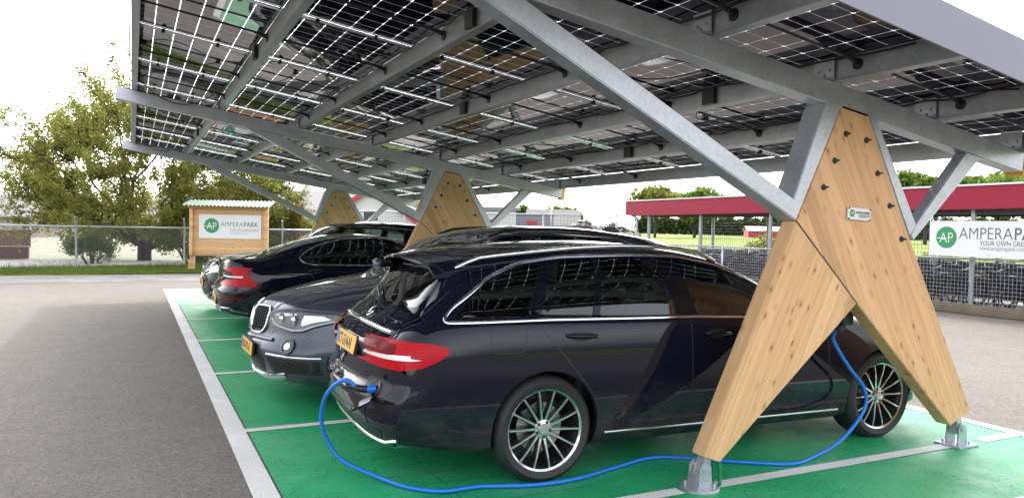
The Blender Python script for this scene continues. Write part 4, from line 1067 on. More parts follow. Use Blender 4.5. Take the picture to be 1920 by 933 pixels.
D3 = dict(L=4.96, H=1.44, hwmax=.94, paint=M['paint_volvo'], bulge=.03,
  zt=[(0, .74), (.06, .80), (.3, .86), (.9, .95), (1.5, 1.0), (1.72, 1.06), (2.1, 1.25), (2.4, 1.375), (2.7, 1.425), (3.0, 1.44), (3.3, 1.425), (3.6, 1.38), (3.9, 1.30), (4.2, 1.185), (4.4, 1.11), (4.55, 1.085), (4.75, 1.075), (4.88, 1.06), (4.93, 1.0), (4.96, .93)],
  zb=[(0, .22), (.3, .18), (1, .17), (3.8, .18), (4.5, .20), (4.96, .28)],
  hw=[(0, .82), (.25, .89), (.8, .93), (1.6, .93), (2.7, .94), (3.7, .94), (4.3, .925), (4.7, .89), (4.96, .84)],
  zs=[(0, .68), (.3, .78), (.9, .89), (1.6, .965), (2.3, .98), (3.3, 1.0), (4.1, 1.02), (4.5, 1.01), (4.8, .98), (4.96, .88)],
  ins=[(0, .06), (1.2, .08), (2.5, .06), (4.0, .07), (4.5, .10), (4.96, .12)],
  yr=[(0, .52), (.9, .66), (1.6, .74), (1.9, .70), (2.4, .62), (3.0, .60), (3.5, .60), (3.9, .64), (4.3, .70), (4.6, .70), (4.96, .62)],
  dr=[(0, .05), (.9, .04), (1.6, .04), (2.0, .06), (2.6, .08), (3.4, .075), (3.9, .07), (4.3, .045), (4.6, .03), (4.96, .02)],
  front=(.09, .26, 6, 1.0, prof([(.2, .04), (.4, .0), (.8, .03)])),
  rear=(.06, .20, 5, .7, prof([(.2, .07), (.3, .03), (.45, .0), (.62, .0), (.66, .04), (.8, .07), (.9, .06), (1.02, .01), (1.06, 0)])),
  r=.335, rr=.24, nsp=10, xf=.88, xr=3.82, mir=(1.85, 1.0), seats=(2.55, 3.30, 0), dash=1.80, dashz=.90, cab=(1.65, 4.35), wr=.02,
  swin=[[(1.95, .99), (2.82, 1.0), (2.84, 1.36), (2.60, 1.34), (2.3, 1.22)], [(2.93, 1.002), (3.62, 1.01), (3.56, 1.27), (3.3, 1.345), (2.95, 1.362)], [(3.68, 1.012), (3.82, 1.03), (3.90, 1.09), (3.80, 1.17), (3.63, 1.25)]],
  priv=(1, 2), dlo=[(1.75, .955), (2.8, .975), (3.75, .985), (3.90, 1.02), (3.96, 1.09), (3.84, 1.19), (3.6, 1.29), (3.3, 1.365), (2.9, 1.388), (2.6, 1.37), (2.25, 1.24)], chrome=True,
  pillars=[[(2.83, .985), (2.92, .985), (2.94, 1.37), (2.85, 1.37)]], gloss_pillar=True,
  wscreen=[(1.76, -.66), (1.72, 0), (1.76, .66), (2.44, .56), (2.50, 0), (2.44, -.56)], ws_z=.98,
  rwin=[(3.62, -.53), (3.60, 0), (3.62, .53), (4.30, .58), (4.38, 0), (4.30, -.58)], rw_ax='z', rw_from=1.0,
  seams=[[(1.65, .95), (1.60, .32)], [(2.88, .98), (2.9, .32)], [(3.90, .99), (3.75, .75), (3.45, .45), (3.40, .32)]],
  handles=[(2.68, .88), (3.72, .90)], sill=[(1.4, .27), (3.4, .285)])
def car_details_saloon(root, S, D):
    for sg, ax in ((1, 'y+'), (-1, 'y-')):
        o = patch(S, [(4.93, .93), (4.74, .93), (4.66, .90), (4.56, .76), (4.52, .68), (4.58, .665), (4.93, .68), (4.93, .74), (4.80, .75), (4.78, .88), (4.93, .90)], ax, .008, 'tail_lamp', M['red'], root, step=.02, r=.01)
        patch(S, [(4.90, .80), (4.70, .80), (4.70, .822), (4.90, .822)], ax, .010, 'lamp_stripe', M['lamp_white'], o, step=.02)
        o2 = patch(S, [(sg*.44, .955), (sg*.44, .915), (sg*.70, .865), (sg*.74, .77), (sg*.54, .745), (sg*.54, .70), (sg*.84, .70), (sg*.85, .94)], 'x+', .008, 'tail_lamp', M['red'], root, step=.02, r=.01)
        strip(S, [(sg*.64, .81), (sg*.82, .81)], 'x+', .018, .012, 'lamp_stripe', M['lamp_white'], o2, step=.02)
        patch(S, [(sg*.36, .62), (sg*.52, .60), (sg*.80, .66), (sg*.78, .72), (sg*.5, .69)], 'x-', .008, 'headlight', M['satin'], root, r=.02)
        strip(S, [(sg*.40, .30), (sg*.46, .36), (sg*.74, .37), (sg*.84, .30)], 'x+', .016, .016, 'exhaust_trim', M['chrome'], root, step=.02)
        patch(S, [(sg*.43, .30), (sg*.48, .35), (sg*.73, .355), (sg*.80, .30)], 'x+', .004, 'exhaust_opening', M['ink'], root, step=.03)
        patch(S, [(sg*.86, .50), (sg*.55, .49), (sg*.55, .515), (sg*.86, .525)], 'x+', .006, 'bumper_reflector', M['red_dark'], root, step=.03)
    strip(S, [(-.42, .30), (0, .295), (.42, .30)], 'x+', .016, .014, 'bumper_trim', M['chrome'], root)
    strip(S, [(-.60, .98), (-.44, .90), (-.44, .66), (.44, .66), (.44, .90), (.60, .98)], 'x+', .006, .0008, 'boot_seam', M['ink'], root, depth=.001)
    strip(S, [(-.86, .60), (-.5, .585), (.5, .585), (.86, .60)], 'x+', .03, .022, 'bumper_step', D['paint'], root)
    plate(S, root, 'x+', 0, .445, 'HX-204-K', tilt=R(6))
    g = patch(S, [(-.34, .42), (.34, .42), (.40, .64), (-.40, .64)], 'x-', .004, 'grille', M['black'], root, r=.04)
    plate(S, root, 'x-', 0, .36, 'HX-204-K')
    text_s = text('boot_lettering', 'T8', .075, M['chrome'], root, frame_mtx((4.953, .33, .79), (0, 1, 0), (-.1, 0, 1)))

D4 = dict(L=4.60, H=1.63, hwmax=.915, paint=M['paint_far'], bulge=.024,
  zt=[(0, .82), (.05, .90), (.2, .955), (.6, 1.02), (1.1, 1.075), (1.25, 1.10), (1.42, 1.17), (1.8, 1.40), (2.1, 1.54), (2.4, 1.60), (2.8, 1.63), (3.3, 1.625), (3.9, 1.585), (4.15, 1.54), (4.25, 1.42), (4.40, 1.20), (4.5, 1.06), (4.56, .98), (4.60, .90)],
  zb=[(0, .24), (.3, .20), (1, .20), (3.5, .21), (4.1, .24), (4.6, .33)],
  hw=[(0, .80), (.25, .865), (.7, .90), (1.4, .90), (2.5, .91), (3.4, .915), (4.0, .90), (4.3, .87), (4.6, .83)],
  zs=[(0, .72), (.3, .86), (.8, .97), (1.4, 1.04), (2, 1.065), (3, 1.09), (3.8, 1.12), (4.2, 1.12), (4.4, 1.04), (4.6, .86)],
  ins=D2['ins'][:-1]+[(4.6, .1)], yr=[(0, .52), (.8, .64), (1.35, .70), (1.6, .695), (1.95, .66), (2.4, .62), (3.1, .60), (4.0, .58), (4.2, .58), (4.35, .62), (4.6, .60)],
  dr=[(0, .05), (.8, .05), (1.4, .045), (1.7, .06), (2.1, .085), (3, .085), (4.1, .085), (4.2, .09), (4.4, .05), (4.6, .03)],
  front=(.08, .22, 5, .95, prof([(.2, .06), (.35, .02), (.5, .0), (.7, .02), (.9, .05)])), rear=(.05, .18, 5, .6, prof([(.2, .05), (.4, 0), (.7, .0), (1.0, .03), (1.4, 0)])),
  r=.335, rr=.23, nsp=5, xf=.86, xr=3.55, mir=(1.52, 1.09), seats=(2.25, 2.95, 0), dash=1.55, dashz=1.0, cab=(1.42, 4.3), wr=.03,
  swin=[[(1.72, 1.11), (2.40, 1.12), (2.42, 1.51), (2.20, 1.49), (1.98, 1.38)], [(2.52, 1.12), (3.25, 1.14), (3.30, 1.49), (2.55, 1.515)], [(3.38, 1.15), (3.95, 1.18), (3.80, 1.38), (3.44, 1.48)]],
  dlo=[(1.50, 1.07), (2.4, 1.095), (3.3, 1.12), (4.08, 1.15), (3.92, 1.40), (3.5, 1.51), (2.7, 1.55), (2.2, 1.53), (1.9, 1.39)], chrome=True, pillars=[[(2.41, 1.10), (2.51, 1.10), (2.54, 1.53), (2.43, 1.53)]],
  wscreen=[(1.44, -.66), (1.38, 0), (1.44, .66), (2.08, .58), (2.16, 0), (2.08, -.58)], ws_z=1.09, rwin=[(-.52, 1.16), (.52, 1.16), (.46, 1.45), (-.46, 1.45)], rw_ax='x', rw_from=4.0,
  seams=[[(1.40, 1.04), (1.36, .33)], [(2.46, 1.1), (2.48, .36)]], handles=[(2.26, .99), (3.20, 1.02)], sill=[(1.2, .30), (3.1, .31)])
def car_details_far(root, S, D):
    g = patch(S, [(-.52, .80), (-.40, .60), (.40, .60), (.52, .80)], 'x-', .003, 'grille', M['ink'], root, r=.03)
    strip(S, [(-.66, .80), (-.40, .74), (-.16, .66), (0, .64), (.16, .66), (.40, .74), (.66, .80)], 'x-', .022, .018, 'grille_trim', M['chrome'], g)
    strip(S, [(-.62, .72), (-.40, .67), (-.16, .61), (0, .59), (.16, .61), (.40, .67), (.62, .72)], 'x-', .016, .016, 'grille_trim', M['chrome'], g)
    for sg in (-1, 1):
        h = patch(S, [(sg*.50, .80), (sg*.56, .71), (sg*.80, .74), (sg*.86, .83), (sg*.60, .84)], 'x-', .008, 'headlight', M['satin'], root, r=.02)
        patch(S, [(sg*.50, .42), (sg*.56, .32), (sg*.78, .34), (sg*.80, .44)], 'x-', .003, 'side_intake', M['ink'], root, r=.02)
        pts = []
        for k in range(20):
            x = 2.1+(3.95-2.1)*k/19; e = min(1, min(k, 19-k)/2.0); l, _ = S.ray((x, sg*.59, 4), (0, 0, -1)); pts.append(l+Vector((0, 0, .002+.028*e)))
        b = MB(); b.tube(pts, .013, 8); b.build('roof_rail', M['black'], root)
        patch(S, [(sg*.44, 1.0), (sg*.82, 1.0), (sg*.82, .85), (sg*.44, .88)], 'x+', .008, 'tail_lamp', M['red'], root, r=.02)
    strip(S, [(-.8, .44), (-.4, .30), (.4, .30), (.8, .44)], 'x-', .02, .012, 'bumper_trim', M['satin'], root)
    patch(S, [(-.40, .44), (-.36, .33), (.36, .33), (.40, .44)], 'x-', .003, 'lower_grille', M['ink'], root, r=.02)
    plate(S, root, 'x-', 0, .52, 'SP-638-L')
    strip(S, [(1.30, -.74), (.6, -.70), (.22, -.56), (.08, 0), (.22, .56), (.6, .70), (1.30, .74)], 'z', .007, .0008, 'bonnet_seam', M['ink'], root, depth=.001)

_h = -0.03167
HX = Vector((math.cos(_h), math.sin(_h), 0)); HN = Vector((-math.sin(_h), math.cos(_h), 0))
# car 1: front wheel outer contact at hub + 2.84 m ; local x=0 is the front
W1 = Vector((1.4875, -1.85, 0)) + HN*(.905-.028)     # centre line at the rear axle
front1 = W1 + HX*3.63
car1 = thing('estate_car', 'glossy black estate car charging on a blue cable, nearest of the cars', 'car', front1, math.pi+_h)
S1, B1 = build_car(car1, D1); car_details_estate(car1, S1, D1)
car2 = thing('suv_car', 'dark grey compact SUV parked nose out with twin kidney grille, behind the black estate', 'car', (.19, 1.10, 0), R(1.6))
S2, B2 = build_car(car2, D2); car_details_suv(car2, S2, D2); car2.scale = (1, 1, .975)
car3 = thing('saloon_car', 'long dark blue-black saloon parked with its red tail lamps towards the lane', 'car', (.34+4.96, 5.86, 0), math.pi)
S3, B3 = build_car(car3, D3); car_details_saloon(car3, S3, D3); car3.scale = (1, 1, .955)
car4 = thing('suv_car', 'black tall car parked nose out in the last occupied bay, beyond the saloon', 'car', (.34, 8.05, 0), 0)
S4, B4 = build_car(car4, D4); car_details_far(car4, S4, D4); car4.scale = (1, 1, .955)
# charging flap, socket and plug on the estate's bumper (near side = local +y)
def c1(p): return car1.matrix_basis @ Vector(p)
of, d_ = AX['x+']
l, n = S1.ray((9, .60, .585), (-1, 0, 0))
b = MB(); F = frame_mtx(l+n*.002, Vector((0, 1, 0)), Vector((0, 0, 1)))
b.lathe([(0, .004), (.036, .004), (.052, .012), (.058, .012), (.062, 0)], 28, axis='z'); me = b.mesh('s'); me.transform(n.to_track_quat('Z', 'Y').to_matrix().to_4x4()); me.transform(Matrix.Translation(l)); link('charging_socket', me, M['black'], car1)
fl = MB(); PT = [(-.09, 0), (-.085, -.10), (-.03, -.135), (.07, -.12), (.10, -.05), (.105, 0)]
fl.prism(PT, -.006, .006, 'xz'); me = fl.mesh('f'); me.transform(Matrix.Rotation(R(-62), 4, 'X')); me.transform(Matrix.Rotation(R(68), 4, 'Z')); me.transform(Matrix.Translation(l+Vector((.045, .105, -.03)))); link('charging_flap', me, D1['paint'], car1)
patch(S1, [(.48, .64), (.50, .50), (.60, .47), (.72, .50), (.74, .63), (.62, .66)], 'x+', .002, 'charging_recess', M['ink'], car1, r=.03)
CAR1SOCK = l.copy()

# ------------------------------------------------------------------ charging cable
from mathutils import Quaternion
def smooth_path(P, n=8):
    P = [Vector(p) for p in P]; res = []
    for i in range(len(P)-1):
        p0 = P[i-1] if i > 0 else P[i]*2-P[i+1]; p1 = P[i]; p2 = P[i+1]; p3 = P[i+2] if i+2 < len(P) else P[i+1]*2-P[i]
        for k in range(n):
            t = k/n; res.append(.5*((2*p1)+(p2-p0)*t+(2*p0-5*p1+4*p2-p3)*t*t+(3*p1-p0-3*p2+p3)*t**3))
    res.append(P[-1]); return res
car1_m = Matrix.Translation(front1) @ Matrix.Rotation(math.pi+_h, 4, 'Z')
sock = car1_m @ CAR1SOCK; back = -HX
gp = [(.70, -1.66), (.86, -1.79), (1.08, -1.80), (1.39, -1.90), (1.69, -1.90), (2.05, -1.80), (2.37, -1.73), (2.60, -1.84), (2.90, -2.06), (3.16, -2.20)]
z0 = .020
P = [sock+back*.05, sock+back*.10+Vector((0, .01, .01)), Vector((sock.x-.16, -1.50, .640)), Vector((sock.x-.215, -1.42, .590)), Vector((sock.x-.245, -1.32, .49)), Vector((sock.x-.24, -1.24, .347)), Vector((sock.x-.20, -1.22, .225)), Vector((sock.x-.12, -1.26, .105)), Vector((.575, -1.42, .028))]
P += [Vector((x, y, z0)) for x, y in gp]
P += [Vector((3.40, -2.16, .03)), Vector((3.66, -2.12, .08)), Vector((3.86, -2.10, .19)), Vector((3.965, -2.10, .32)), Vector((3.935, -2.10, .45)), Vector((3.80, -2.10, .58)), Vector((3.68, -2.10, .71)), Vector((3.61, -2.10, .81)), Vector((3.585, -2.14, .87))]
b = MB(P[0]); b.tube(smooth_path(P), .0125, 10)
cab = b.build('charging_cable', M['bluecable']); cab.location = P[0]
tag(cab, 'bright blue charging cable from the black estate over the green floor to the wooden trestle', 'cable')
b = MB(P[0]); b.tube([sock+back*.0, sock+back*.03, sock+back*.055], [.024, .024, .021], 14); b.build('plug', M['bluecable'], cab)
b = MB(P[0]); b.tube([sock+back*.05, sock+back*.09+Vector((0, .006, .006)), sock+back*.13+Vector((0, .03, .018)), sock+back*.155+Vector((0, .05, .018))], [.0225, .0215, .018, .0150], 12); b.build('plug_sleeve', M['black'], cab)

# ------------------------------------------------------------------ plants
def leaf_mat(name, cols, trans=.5):
    k = N(name); g = k.n('ShaderNodeNewGeometry'); rp = g.outputs['Random Per Island']
    c = k.ramp(rp, [(i/(len(cols)-1), cc) for i, cc in enumerate(cols)])
    c2 = k.mix(1.0, c, k.ramp(k.noise(.7, 3, .6, k.coord()), [(.3, .75), (.7, 1.25)]), 'MULTIPLY')
    d = k.princ(c2, .55, spec=.3); t = k.n('ShaderNodeBsdfTranslucent', Color=c2).outputs[0]
    return k.done(k.n('ShaderNodeMixShader', Fac=trans, i1=d, i2=t).outputs[0])
M['leaf_tree'] = leaf_mat('young_yellow_green_leaves', [(.13, .16, .03), (.20, .23, .04), (.29, .30, .065), (.25, .19, .06)], .58)
M['leaf_green'] = leaf_mat('mid_green_leaves', [(.08, .13, .02), (.13, .20, .03), (.20, .27, .05)], .5)
M['leaf_dark'] = leaf_mat('dark_hedge_leaves', [(.03, .055, .015), (.05, .08, .02), (.08, .12, .03)], .35)
M['leaf_orange'] = leaf_mat('orange_green_leaves', [(.14, .15, .02), (.26, .20, .04), (.36, .19, .05)], .5)
M['bark'] = simple('dark_bark', (.045, .036, .028), .9, var=.35, bump=.6, bscale=30, vs=5)
def leaves_mesh(pts, size, name='leaves', flat=.0, rng=RNG):
    P = np.array(pts, float); n = len(P)
    a = rng.normal(size=(n, 3)); a /= np.linalg.norm(a, axis=1)[:, None]
    b = rng.normal(size=(n, 3)); b -= (b*a).sum(1)[:, None]*a; b /= np.linalg.norm(b, axis=1)[:, None]
    s = size*rng.uniform(.6, 1.35, n)[:, None]
    v = np.empty((n, 4, 3)); v[:, 0] = P-a*s; v[:, 1] = P+b*s*.48; v[:, 2] = P+a*s; v[:, 3] = P-b*s*.48
    me = bpy.data.meshes.new(name); me.vertices.add(4*n); me.vertices.foreach_set('co', v.reshape(-1)); me.loops.add(4*n); me.loops.foreach_set('vertex_index', np.arange(4*n, dtype=np.int32))
    me.polygons.add(n); me.polygons.foreach_set('loop_start', np.arange(0, 4*n, 4, dtype=np.int32)); me.polygons.foreach_set('loop_total', np.full(n, 4, dtype=np.int32)); me.update(calc_edges=True)
    return me
def grow(seed, h, spread, levels, trunk_r, stems=1, lean=.35, up=.25, kids=(4, 4, 4, 3), first=.25, ratio=.68):
    """recursive branching; returns MB of wood and twig points"""
    r_ = random.Random(seed); b = MB(); tips = []
    def br(p, d, L, rad, lv):
        n = 5 if lv < 2 else 3; pts = [p.copy()]; q = p.copy(); dd = d.copy()
        for i in range(n):
            dd = (dd+Vector((r_.uniform(-1, 1), r_.uniform(-1, 1), r_.uniform(-.6, 1)*.6+up*.3))*(.16 if lv else .08)).normalized(); q = q+dd*L/n; pts.append(q.copy())
        b.tube(pts, [rad*(1-.55*i/n) for i in range(n+1)], 7 if lv == 0 else (5 if lv < 3 else 3), caps=False)
        if lv >= levels:
            for i in range(1, n+1): tips.append((pts[i], L*.30))
            return
        if lv >= levels-1: tips.append((pts[-1], L*.3))
        k = kids[min(lv, len(kids)-1)]
        for i in range(k):
            t = first+(1-first)*(i+.6)/k if lv else .35+.65*(i+.5)/k
            j = min(n-1, int(t*n)); s_ = pts[j].lerp(pts[j+1], t*n-j); a = r_.uniform(0, 6.28) if lv else (i*2.4+r_.uniform(-.4, .4))
            side = Vector((math.cos(a)*spread, math.sin(a)*spread, up+r_.uniform(-.25, .35)))
            nd = (dd*(1-lean)*.6+side*(lean+.45)).normalized(); br(s_, nd, L*ratio*r_.uniform(.75, 1.15), rad*(1-.5*t)*.62, lv+1)
        br(pts[-1], (dd+Vector((r_.uniform(-.3, .3), r_.uniform(-.3, .3), .1))).normalized(), L*ratio*.8, rad*.42, lv+1)
    for s_ in range(stems):
        a = s_*2*math.pi/stems+.5; d = Vector((math.cos(a)*.38, math.sin(a)*.38, 1)).normalized() if stems > 1 else Vector((0, 0, 1))
        br(Vector((math.cos(a)*.12, math.sin(a)*.12, -.05)) if stems > 1 else Vector((0, 0, -.05)), d, h, trunk_r, 0)
    return b, tips
def at_px(x, y, dep):
    """point seen at photo pixel x,y at a depth along the view axis (layout aid only)"""
    return CAMP + (FW + RT*((x-960)/1434.24) - UP*((y-466.5)/1434.24))*dep
def tree(name, label, loc, seed, h, spread, nleaf, lsize, mat, group=None, levels=3, trunk_r=.12, stems=1, zs=1.0, scale=1.0, flat=.35, **kw):
    root = thing(name, label, 'tree', loc, 0, group); b, tips = grow(seed, h, spread, levels, trunk_r, stems, **kw)
    rng = np.random.default_rng(seed); idx = rng.integers(0, len(tips), nleaf)
    C_ = np.array([tuple(t[0]) for t in tips]); S_ = np.array([t[1] for t in tips])
    pts = C_[idx] + rng.normal(size=(nleaf, 3))*S_[idx][:, None]*flat
    pts = pts[pts[:, 2] > .25]
    tm = b.mesh('trunk', fix=False); tm.transform(Matrix.Diagonal((scale, scale, scale*zs, 1))); lm = leaves_mesh(pts*np.array([scale, scale, scale*zs]), lsize, rng=rng)
    link('trunk', tm, M['bark'], root); link('crown', lm, mat, root); return root
def bush(name, label, loc, dims, nleaf, lsize, mat, seed, group=None, cat='bush', lobes=7, stems=6, rz=0):
    root = thing(name, label, cat, loc, rz, group); rng = np.random.default_rng(seed); dx, dy, dz = dims
    cen = []; 
    for i in range(lobes): cen.append((rng.uniform(-.36, .36)*dx, rng.uniform(-.3, .3)*dy, rng.uniform(.25, .72)*dz, rng.uniform(.20, .34)))
    P = []
    for c in cen:
        n = int(nleaf/lobes); u = rng.normal(size=(n, 3)); u /= np.linalg.norm(u, axis=1)[:, None]; rr = rng.uniform(.25, 1.0, n)**.5
        P.append(np.array(c[:3])+u*rr[:, None]*np.array([dx, dy, dz])*c[3]*(1+.25*rng.normal(size=(n, 1))*.6))
    P = np.concatenate(P); P = P[P[:, 2] > .03]
    b = MB()
    for i in range(stems):
        c = cen[i % lobes]; b.tube([(c[0]*.3, c[1]*.3, 0), (c[0]*.6, c[1]*.6, c[2]*.5), c[:3]], [.03, .02, .008], 5)
    b.build('stems', M['bark'], root, fix=False); link('foliage', leaves_mesh(P, lsize, rng=rng), mat, root); return root

def crown_tree(name, label, loc, seed, cz, rx, rz_, fork, ntip, nleaf, lsize, mat, trunk_r, group=None, ry=None, twig=.55, nmain=9, nmid=48):
    """limbs lead from a low fork to clumps spread through an uneven crown"""
    root = thing(name, label, 'tree', loc, 0, group); rng = np.random.default_rng(seed); ry = ry or rx
    u = rng.normal(size=(ntip*3, 3)); u /= np.linalg.norm(u, axis=1)[:, None]
    az = np.arctan2(u[:, 1], u[:, 0]); lump = 1+.16*np.sin(3*az+seed)+.13*np.sin(5*az+2*u[:, 2]*3)+.10*np.sin(7*u[:, 2]+az*2)
    rr = rng.uniform(.30, 1.0, len(u))**.42*lump; T_ = u*rr[:, None]*np.array([rx, ry, rz_])+np.array([0, 0, cz]); T_ = T_[T_[:, 2] > .40][:ntip]
    F0 = np.array([0, 0, fork])
    def kmeans(X, k):
        c = X[rng.choice(len(X), k, replace=False)]
        for _ in range(8):
            lab = ((X[:, None]-c[None])**2).sum(2).argmin(1); c = np.array([X[lab == j].mean(0) if (lab == j).any() else c[j] for j in range(k)])
        return c, lab
    mid, lab1 = kmeans(T_, nmid); mid = F0+(mid-F0)*.80; main, lab2 = kmeans(mid, nmain); main = F0+(main-F0)*.55
    b = MB()
    def limb(a, c, r0, r1, n=5, wob=.06, bend=.12, sides=5):
        a, c = Vector(a), Vector(c); L = (c-a).length; pts = []
        o1 = Vector(rng.normal(size=3))*wob*L
        for i in range(n+1):
            t = i/n; pts.append(a.lerp(c, t)+o1*math.sin(math.pi*t)+Vector((0, 0, -bend*L*math.sin(math.pi*t)*(1 if c.z > a.z else -1))))
        b.tube(pts, [r0+(r1-r0)*i/n for i in range(n+1)], sides, caps=False); return pts
    limb((0, 0, -.05), (0, 0, fork), trunk_r*1.15, trunk_r*.9, 4, .02, 0, 9)
    for k in range(4): a = k*1.6+.4; limb((.6*trunk_r*math.cos(a), .6*trunk_r*math.sin(a), -.05), (.25*math.cos(a), .25*math.sin(a), fork*1.1), trunk_r*.6, trunk_r*.4, 4, .03, 0, 7)
    for j in range(nmain): limb((rng.normal()*.08, rng.normal()*.08, fork*rng.uniform(.55, 1.1)), main[j], trunk_r*.50, trunk_r*.26, 6, .07, .13, 6)
    for i in range(nmid): limb(main[lab2[i]], mid[i], trunk_r*.22, trunk_r*.10, 5, .09, .08, 5)
    tips = []
    for i in range(len(T_)):
        p = limb(mid[lab1[i]], T_[i], trunk_r*.085, .006, 4, .10, .05, 4)
        for t in range(1, 5): tips.append(p[t])
        for q in range(2):
            e = Vector(T_[i])+Vector(rng.normal(size=3))*twig*.42+Vector((0, 0, .12)); pp = limb(p[2+q], e, .010, .003, 3, .08, 0, 3); tips += pp[1:]
    link('trunk', b.mesh('trunk', fix=False), M['bark'], root)
    C_ = np.array([tuple(t) for t in tips]); idx = rng.integers(0, len(C_), nleaf); P_ = C_[idx]+rng.normal(size=(nleaf, 3))*.085
    link('crown', leaves_mesh(P_[P_[:, 2] > .3], lsize, rng=rng), mat, root); return root
# big tree on the left
tp = (-.35, 24.4, 0)
crown_tree('spreading_tree', 'big spreading tree with light yellow-green spring leaves behind the wire fence on the left', tp, 21, 3.15, 4.8, 3.1, .9, 620, 95000, .060, M['leaf_tree'], .21)
bush('bush', 'low dark bush at the foot of the spreading tree', (-1.9, 22.4, 0), (1.6, 1.2, 1.2), 4000, .05, M['leaf_green'], 5)
bush('bush', 'leafy bush between the spreading tree and the notice board', (1.1, 22.2, 0), (2.0, 1.2, 1.3), 5000, .05, M['leaf_green'], 6)
crown_tree('leafy_tree', 'bushy tree behind the green-roofed notice board', (3.0, 23.4, 0), 33, 2.3, 2.3, 1.45, .8, 240, 20000, .052, M['leaf_tree'], .09, nmain=6, nmid=24)
bush('bush', 'tall yellow-green bush right of the notice board', (4.4, 22.9, 0), (2.4, 1.6, 2.3), 11000, .055, M['leaf_tree'], 8, lobes=9)
p = at_px(555, 420, 27.5)
tree('young_tree', 'slender young tree with orange-tinged leaves tied between stakes', (p.x, p.y, 0), 14, 1.25, .35, 2600, .06, M['leaf_orange'], levels=2, trunk_r=.035, kids=(7, 4), first=.4, ratio=.42, up=.9, flat=.5, scale=1.15)
# trees beyond the bicycle shed
def far_tree(label, px, depth, ytop, wpx, seed, mat, nleaf=6000, sparse=False):
    depth *= 3.0
    q = at_px(px, 430, depth); hh = 1.54+(428-ytop)/1434*depth; rad = wpx/2/1434*depth*1.45
    root = thing('broad_tree', label, 'tree', (q.x, q.y, 0), 0, 'trees beyond the bicycle shed'); rng = np.random.default_rng(seed)
    b, tips = grow(seed, hh*.34, .9, 2, .03*hh, 1, kids=(5, 4), ratio=.62); bm_ = b.mesh('trunk', fix=False); bm_.transform(Matrix.Diagonal((rad/hh*1.6, rad/hh*1.6, 1, 1))); link('trunk', bm_, M['bark'], root)
    P = []
    nl = 44
    for i in range(nl):
        u = rng.normal(size=3); u /= np.linalg.norm(u); c_ = u*np.array([rad*.72, rad*.72, hh*.23])*rng.uniform(.6, 1.0)+np.array([0, 0, hh*.68]); r1 = rad*rng.uniform(.20, .32)
        u = rng.normal(size=(nleaf//nl, 3)); u /= np.linalg.norm(u, axis=1)[:, None]
        P.append(c_+u*r1*(rng.uniform(.2, 1, (nleaf//nl, 1))**.4)*np.array([1, 1, .8]))
    P = np.concatenate(P)
    link('crown', leaves_mesh(P, .0042*depth*(.8 if sparse else 1), rng=rng), mat, root); return root
far_tree('sparse light green tree rising over the left end of the red shed roof', 1228, 48, 343, 84, 41, M['leaf_tree'], 2600, True)
far_tree('low round dense tree beside the sparse one over the red shed roof', 1302, 52, 354, 96, 42, M['leaf_green'], 6000)
far_tree('small loose tree seen through the gap of the steel struts', 1480, 46, 328, 62, 43, M['leaf_green'], 1500, True)
far_tree('dense round tree right of the wooden trestle above the red roof', 1735, 42, 300, 112, 44, M['leaf_green'], 8000)
far_tree('broad light tree at the right edge above the red roof', 1880, 46, 308, 150, 45, M['leaf_green'], 8000)
far_tree('grey-green tree over the far yard', 968, 90, 386, 40, 46, M['leaf_green'], 1500)
far_tree('distant pale trees by the lamp mast', 1052, 110, 394, 60, 47, M['leaf_green'], 1500)

# ------------------------------------------------------------------ grass verge, shrubs at the field
def grass_mat():
    k = N('verge_grass'); co = k.coord()
    c = k.ramp(k.noise(3, 5, .65, co), [(.3, (.07, .11, .015)), (.55, (.12, .19, .025)), (.75, (.20, .22, .06))])
    return k.done(k.princ(c, .95, 0, k.bump(k.noise(60, 5, .7, co), .8, .03), spec=.15))
M['grass'] = grass_mat()
b = MB()
ys = lambda x: 17.55+.62*max(-.4, min(1.0, (x+3)/4.0))
n = 60
for i in range(n):
    xa = -25+42*i/n; xb = -25+42*(i+1)/n
    b.quad((xa, ys(xa), .006), (xb, ys(xb), .006), (xb, 20.9, .012), (xa, 20.9, .012))
tag(b.build('grass_verge', M['grass']), kind='structure')
rng = np.random.default_rng(9); nb = 26000
gx = rng.uniform(-9, 6, nb); gy = rng.uniform(0, 1, nb)**.8
gy = np.array([ys(x) for x in gx])+gy*2.9
hgt = rng.uniform(.03, .10, nb)*(1+(gy > 20.0)*.8); V = np.empty((nb, 3, 3)); dx = rng.normal(size=nb)*.012
V[:, 0] = np.stack([gx-.008, gy, np.zeros(nb)], 1); V[:, 1] = np.stack([gx+.008, gy, np.zeros(nb)], 1); V[:, 2] = np.stack([gx+dx*3, gy+dx, hgt], 1)
me = bpy.data.meshes.new('grass'); me.from_pydata(V.reshape(-1, 3).tolist(), [], np.arange(nb*3).reshape(-1, 3).tolist())
tag(link('grass', me, leaf_mat('grass_blades', [(.07, .11, .015), (.13, .20, .03), (.24, .25, .07)], .4)), 'short tufty grass along the edge of the yard', 'grass', kind='stuff')
# white stones behind the fence
rng = np.random.default_rng(4); st = MB(); ico = bmesh.new(); bmesh.ops.create_icosphere(ico, subdivisions=1, radius=1); iv = [v.co.copy() for v in ico.verts]; ifc = [[v.index for v in f.verts] for f in ico.faces]; ico.free()
for i in range(2600):
    x = rng.uniform(-11, 5); y = rng.uniform(20.95, 24.0); s_ = rng.uniform(.03, .085)
    st.add([Vector((v.x*s_*rng.uniform(.7, 1.3)+x, v.y*s_+y, v.z*s_*.7+.02)) for v in iv], ifc)
tag(st.build('stones', simple('pale_quarry_stone', (.62, .61, .59), .85, var=.3, vs=3), fix=False), 'bed of pale quarry stones behind the wire fence', 'stones', kind='stuff')

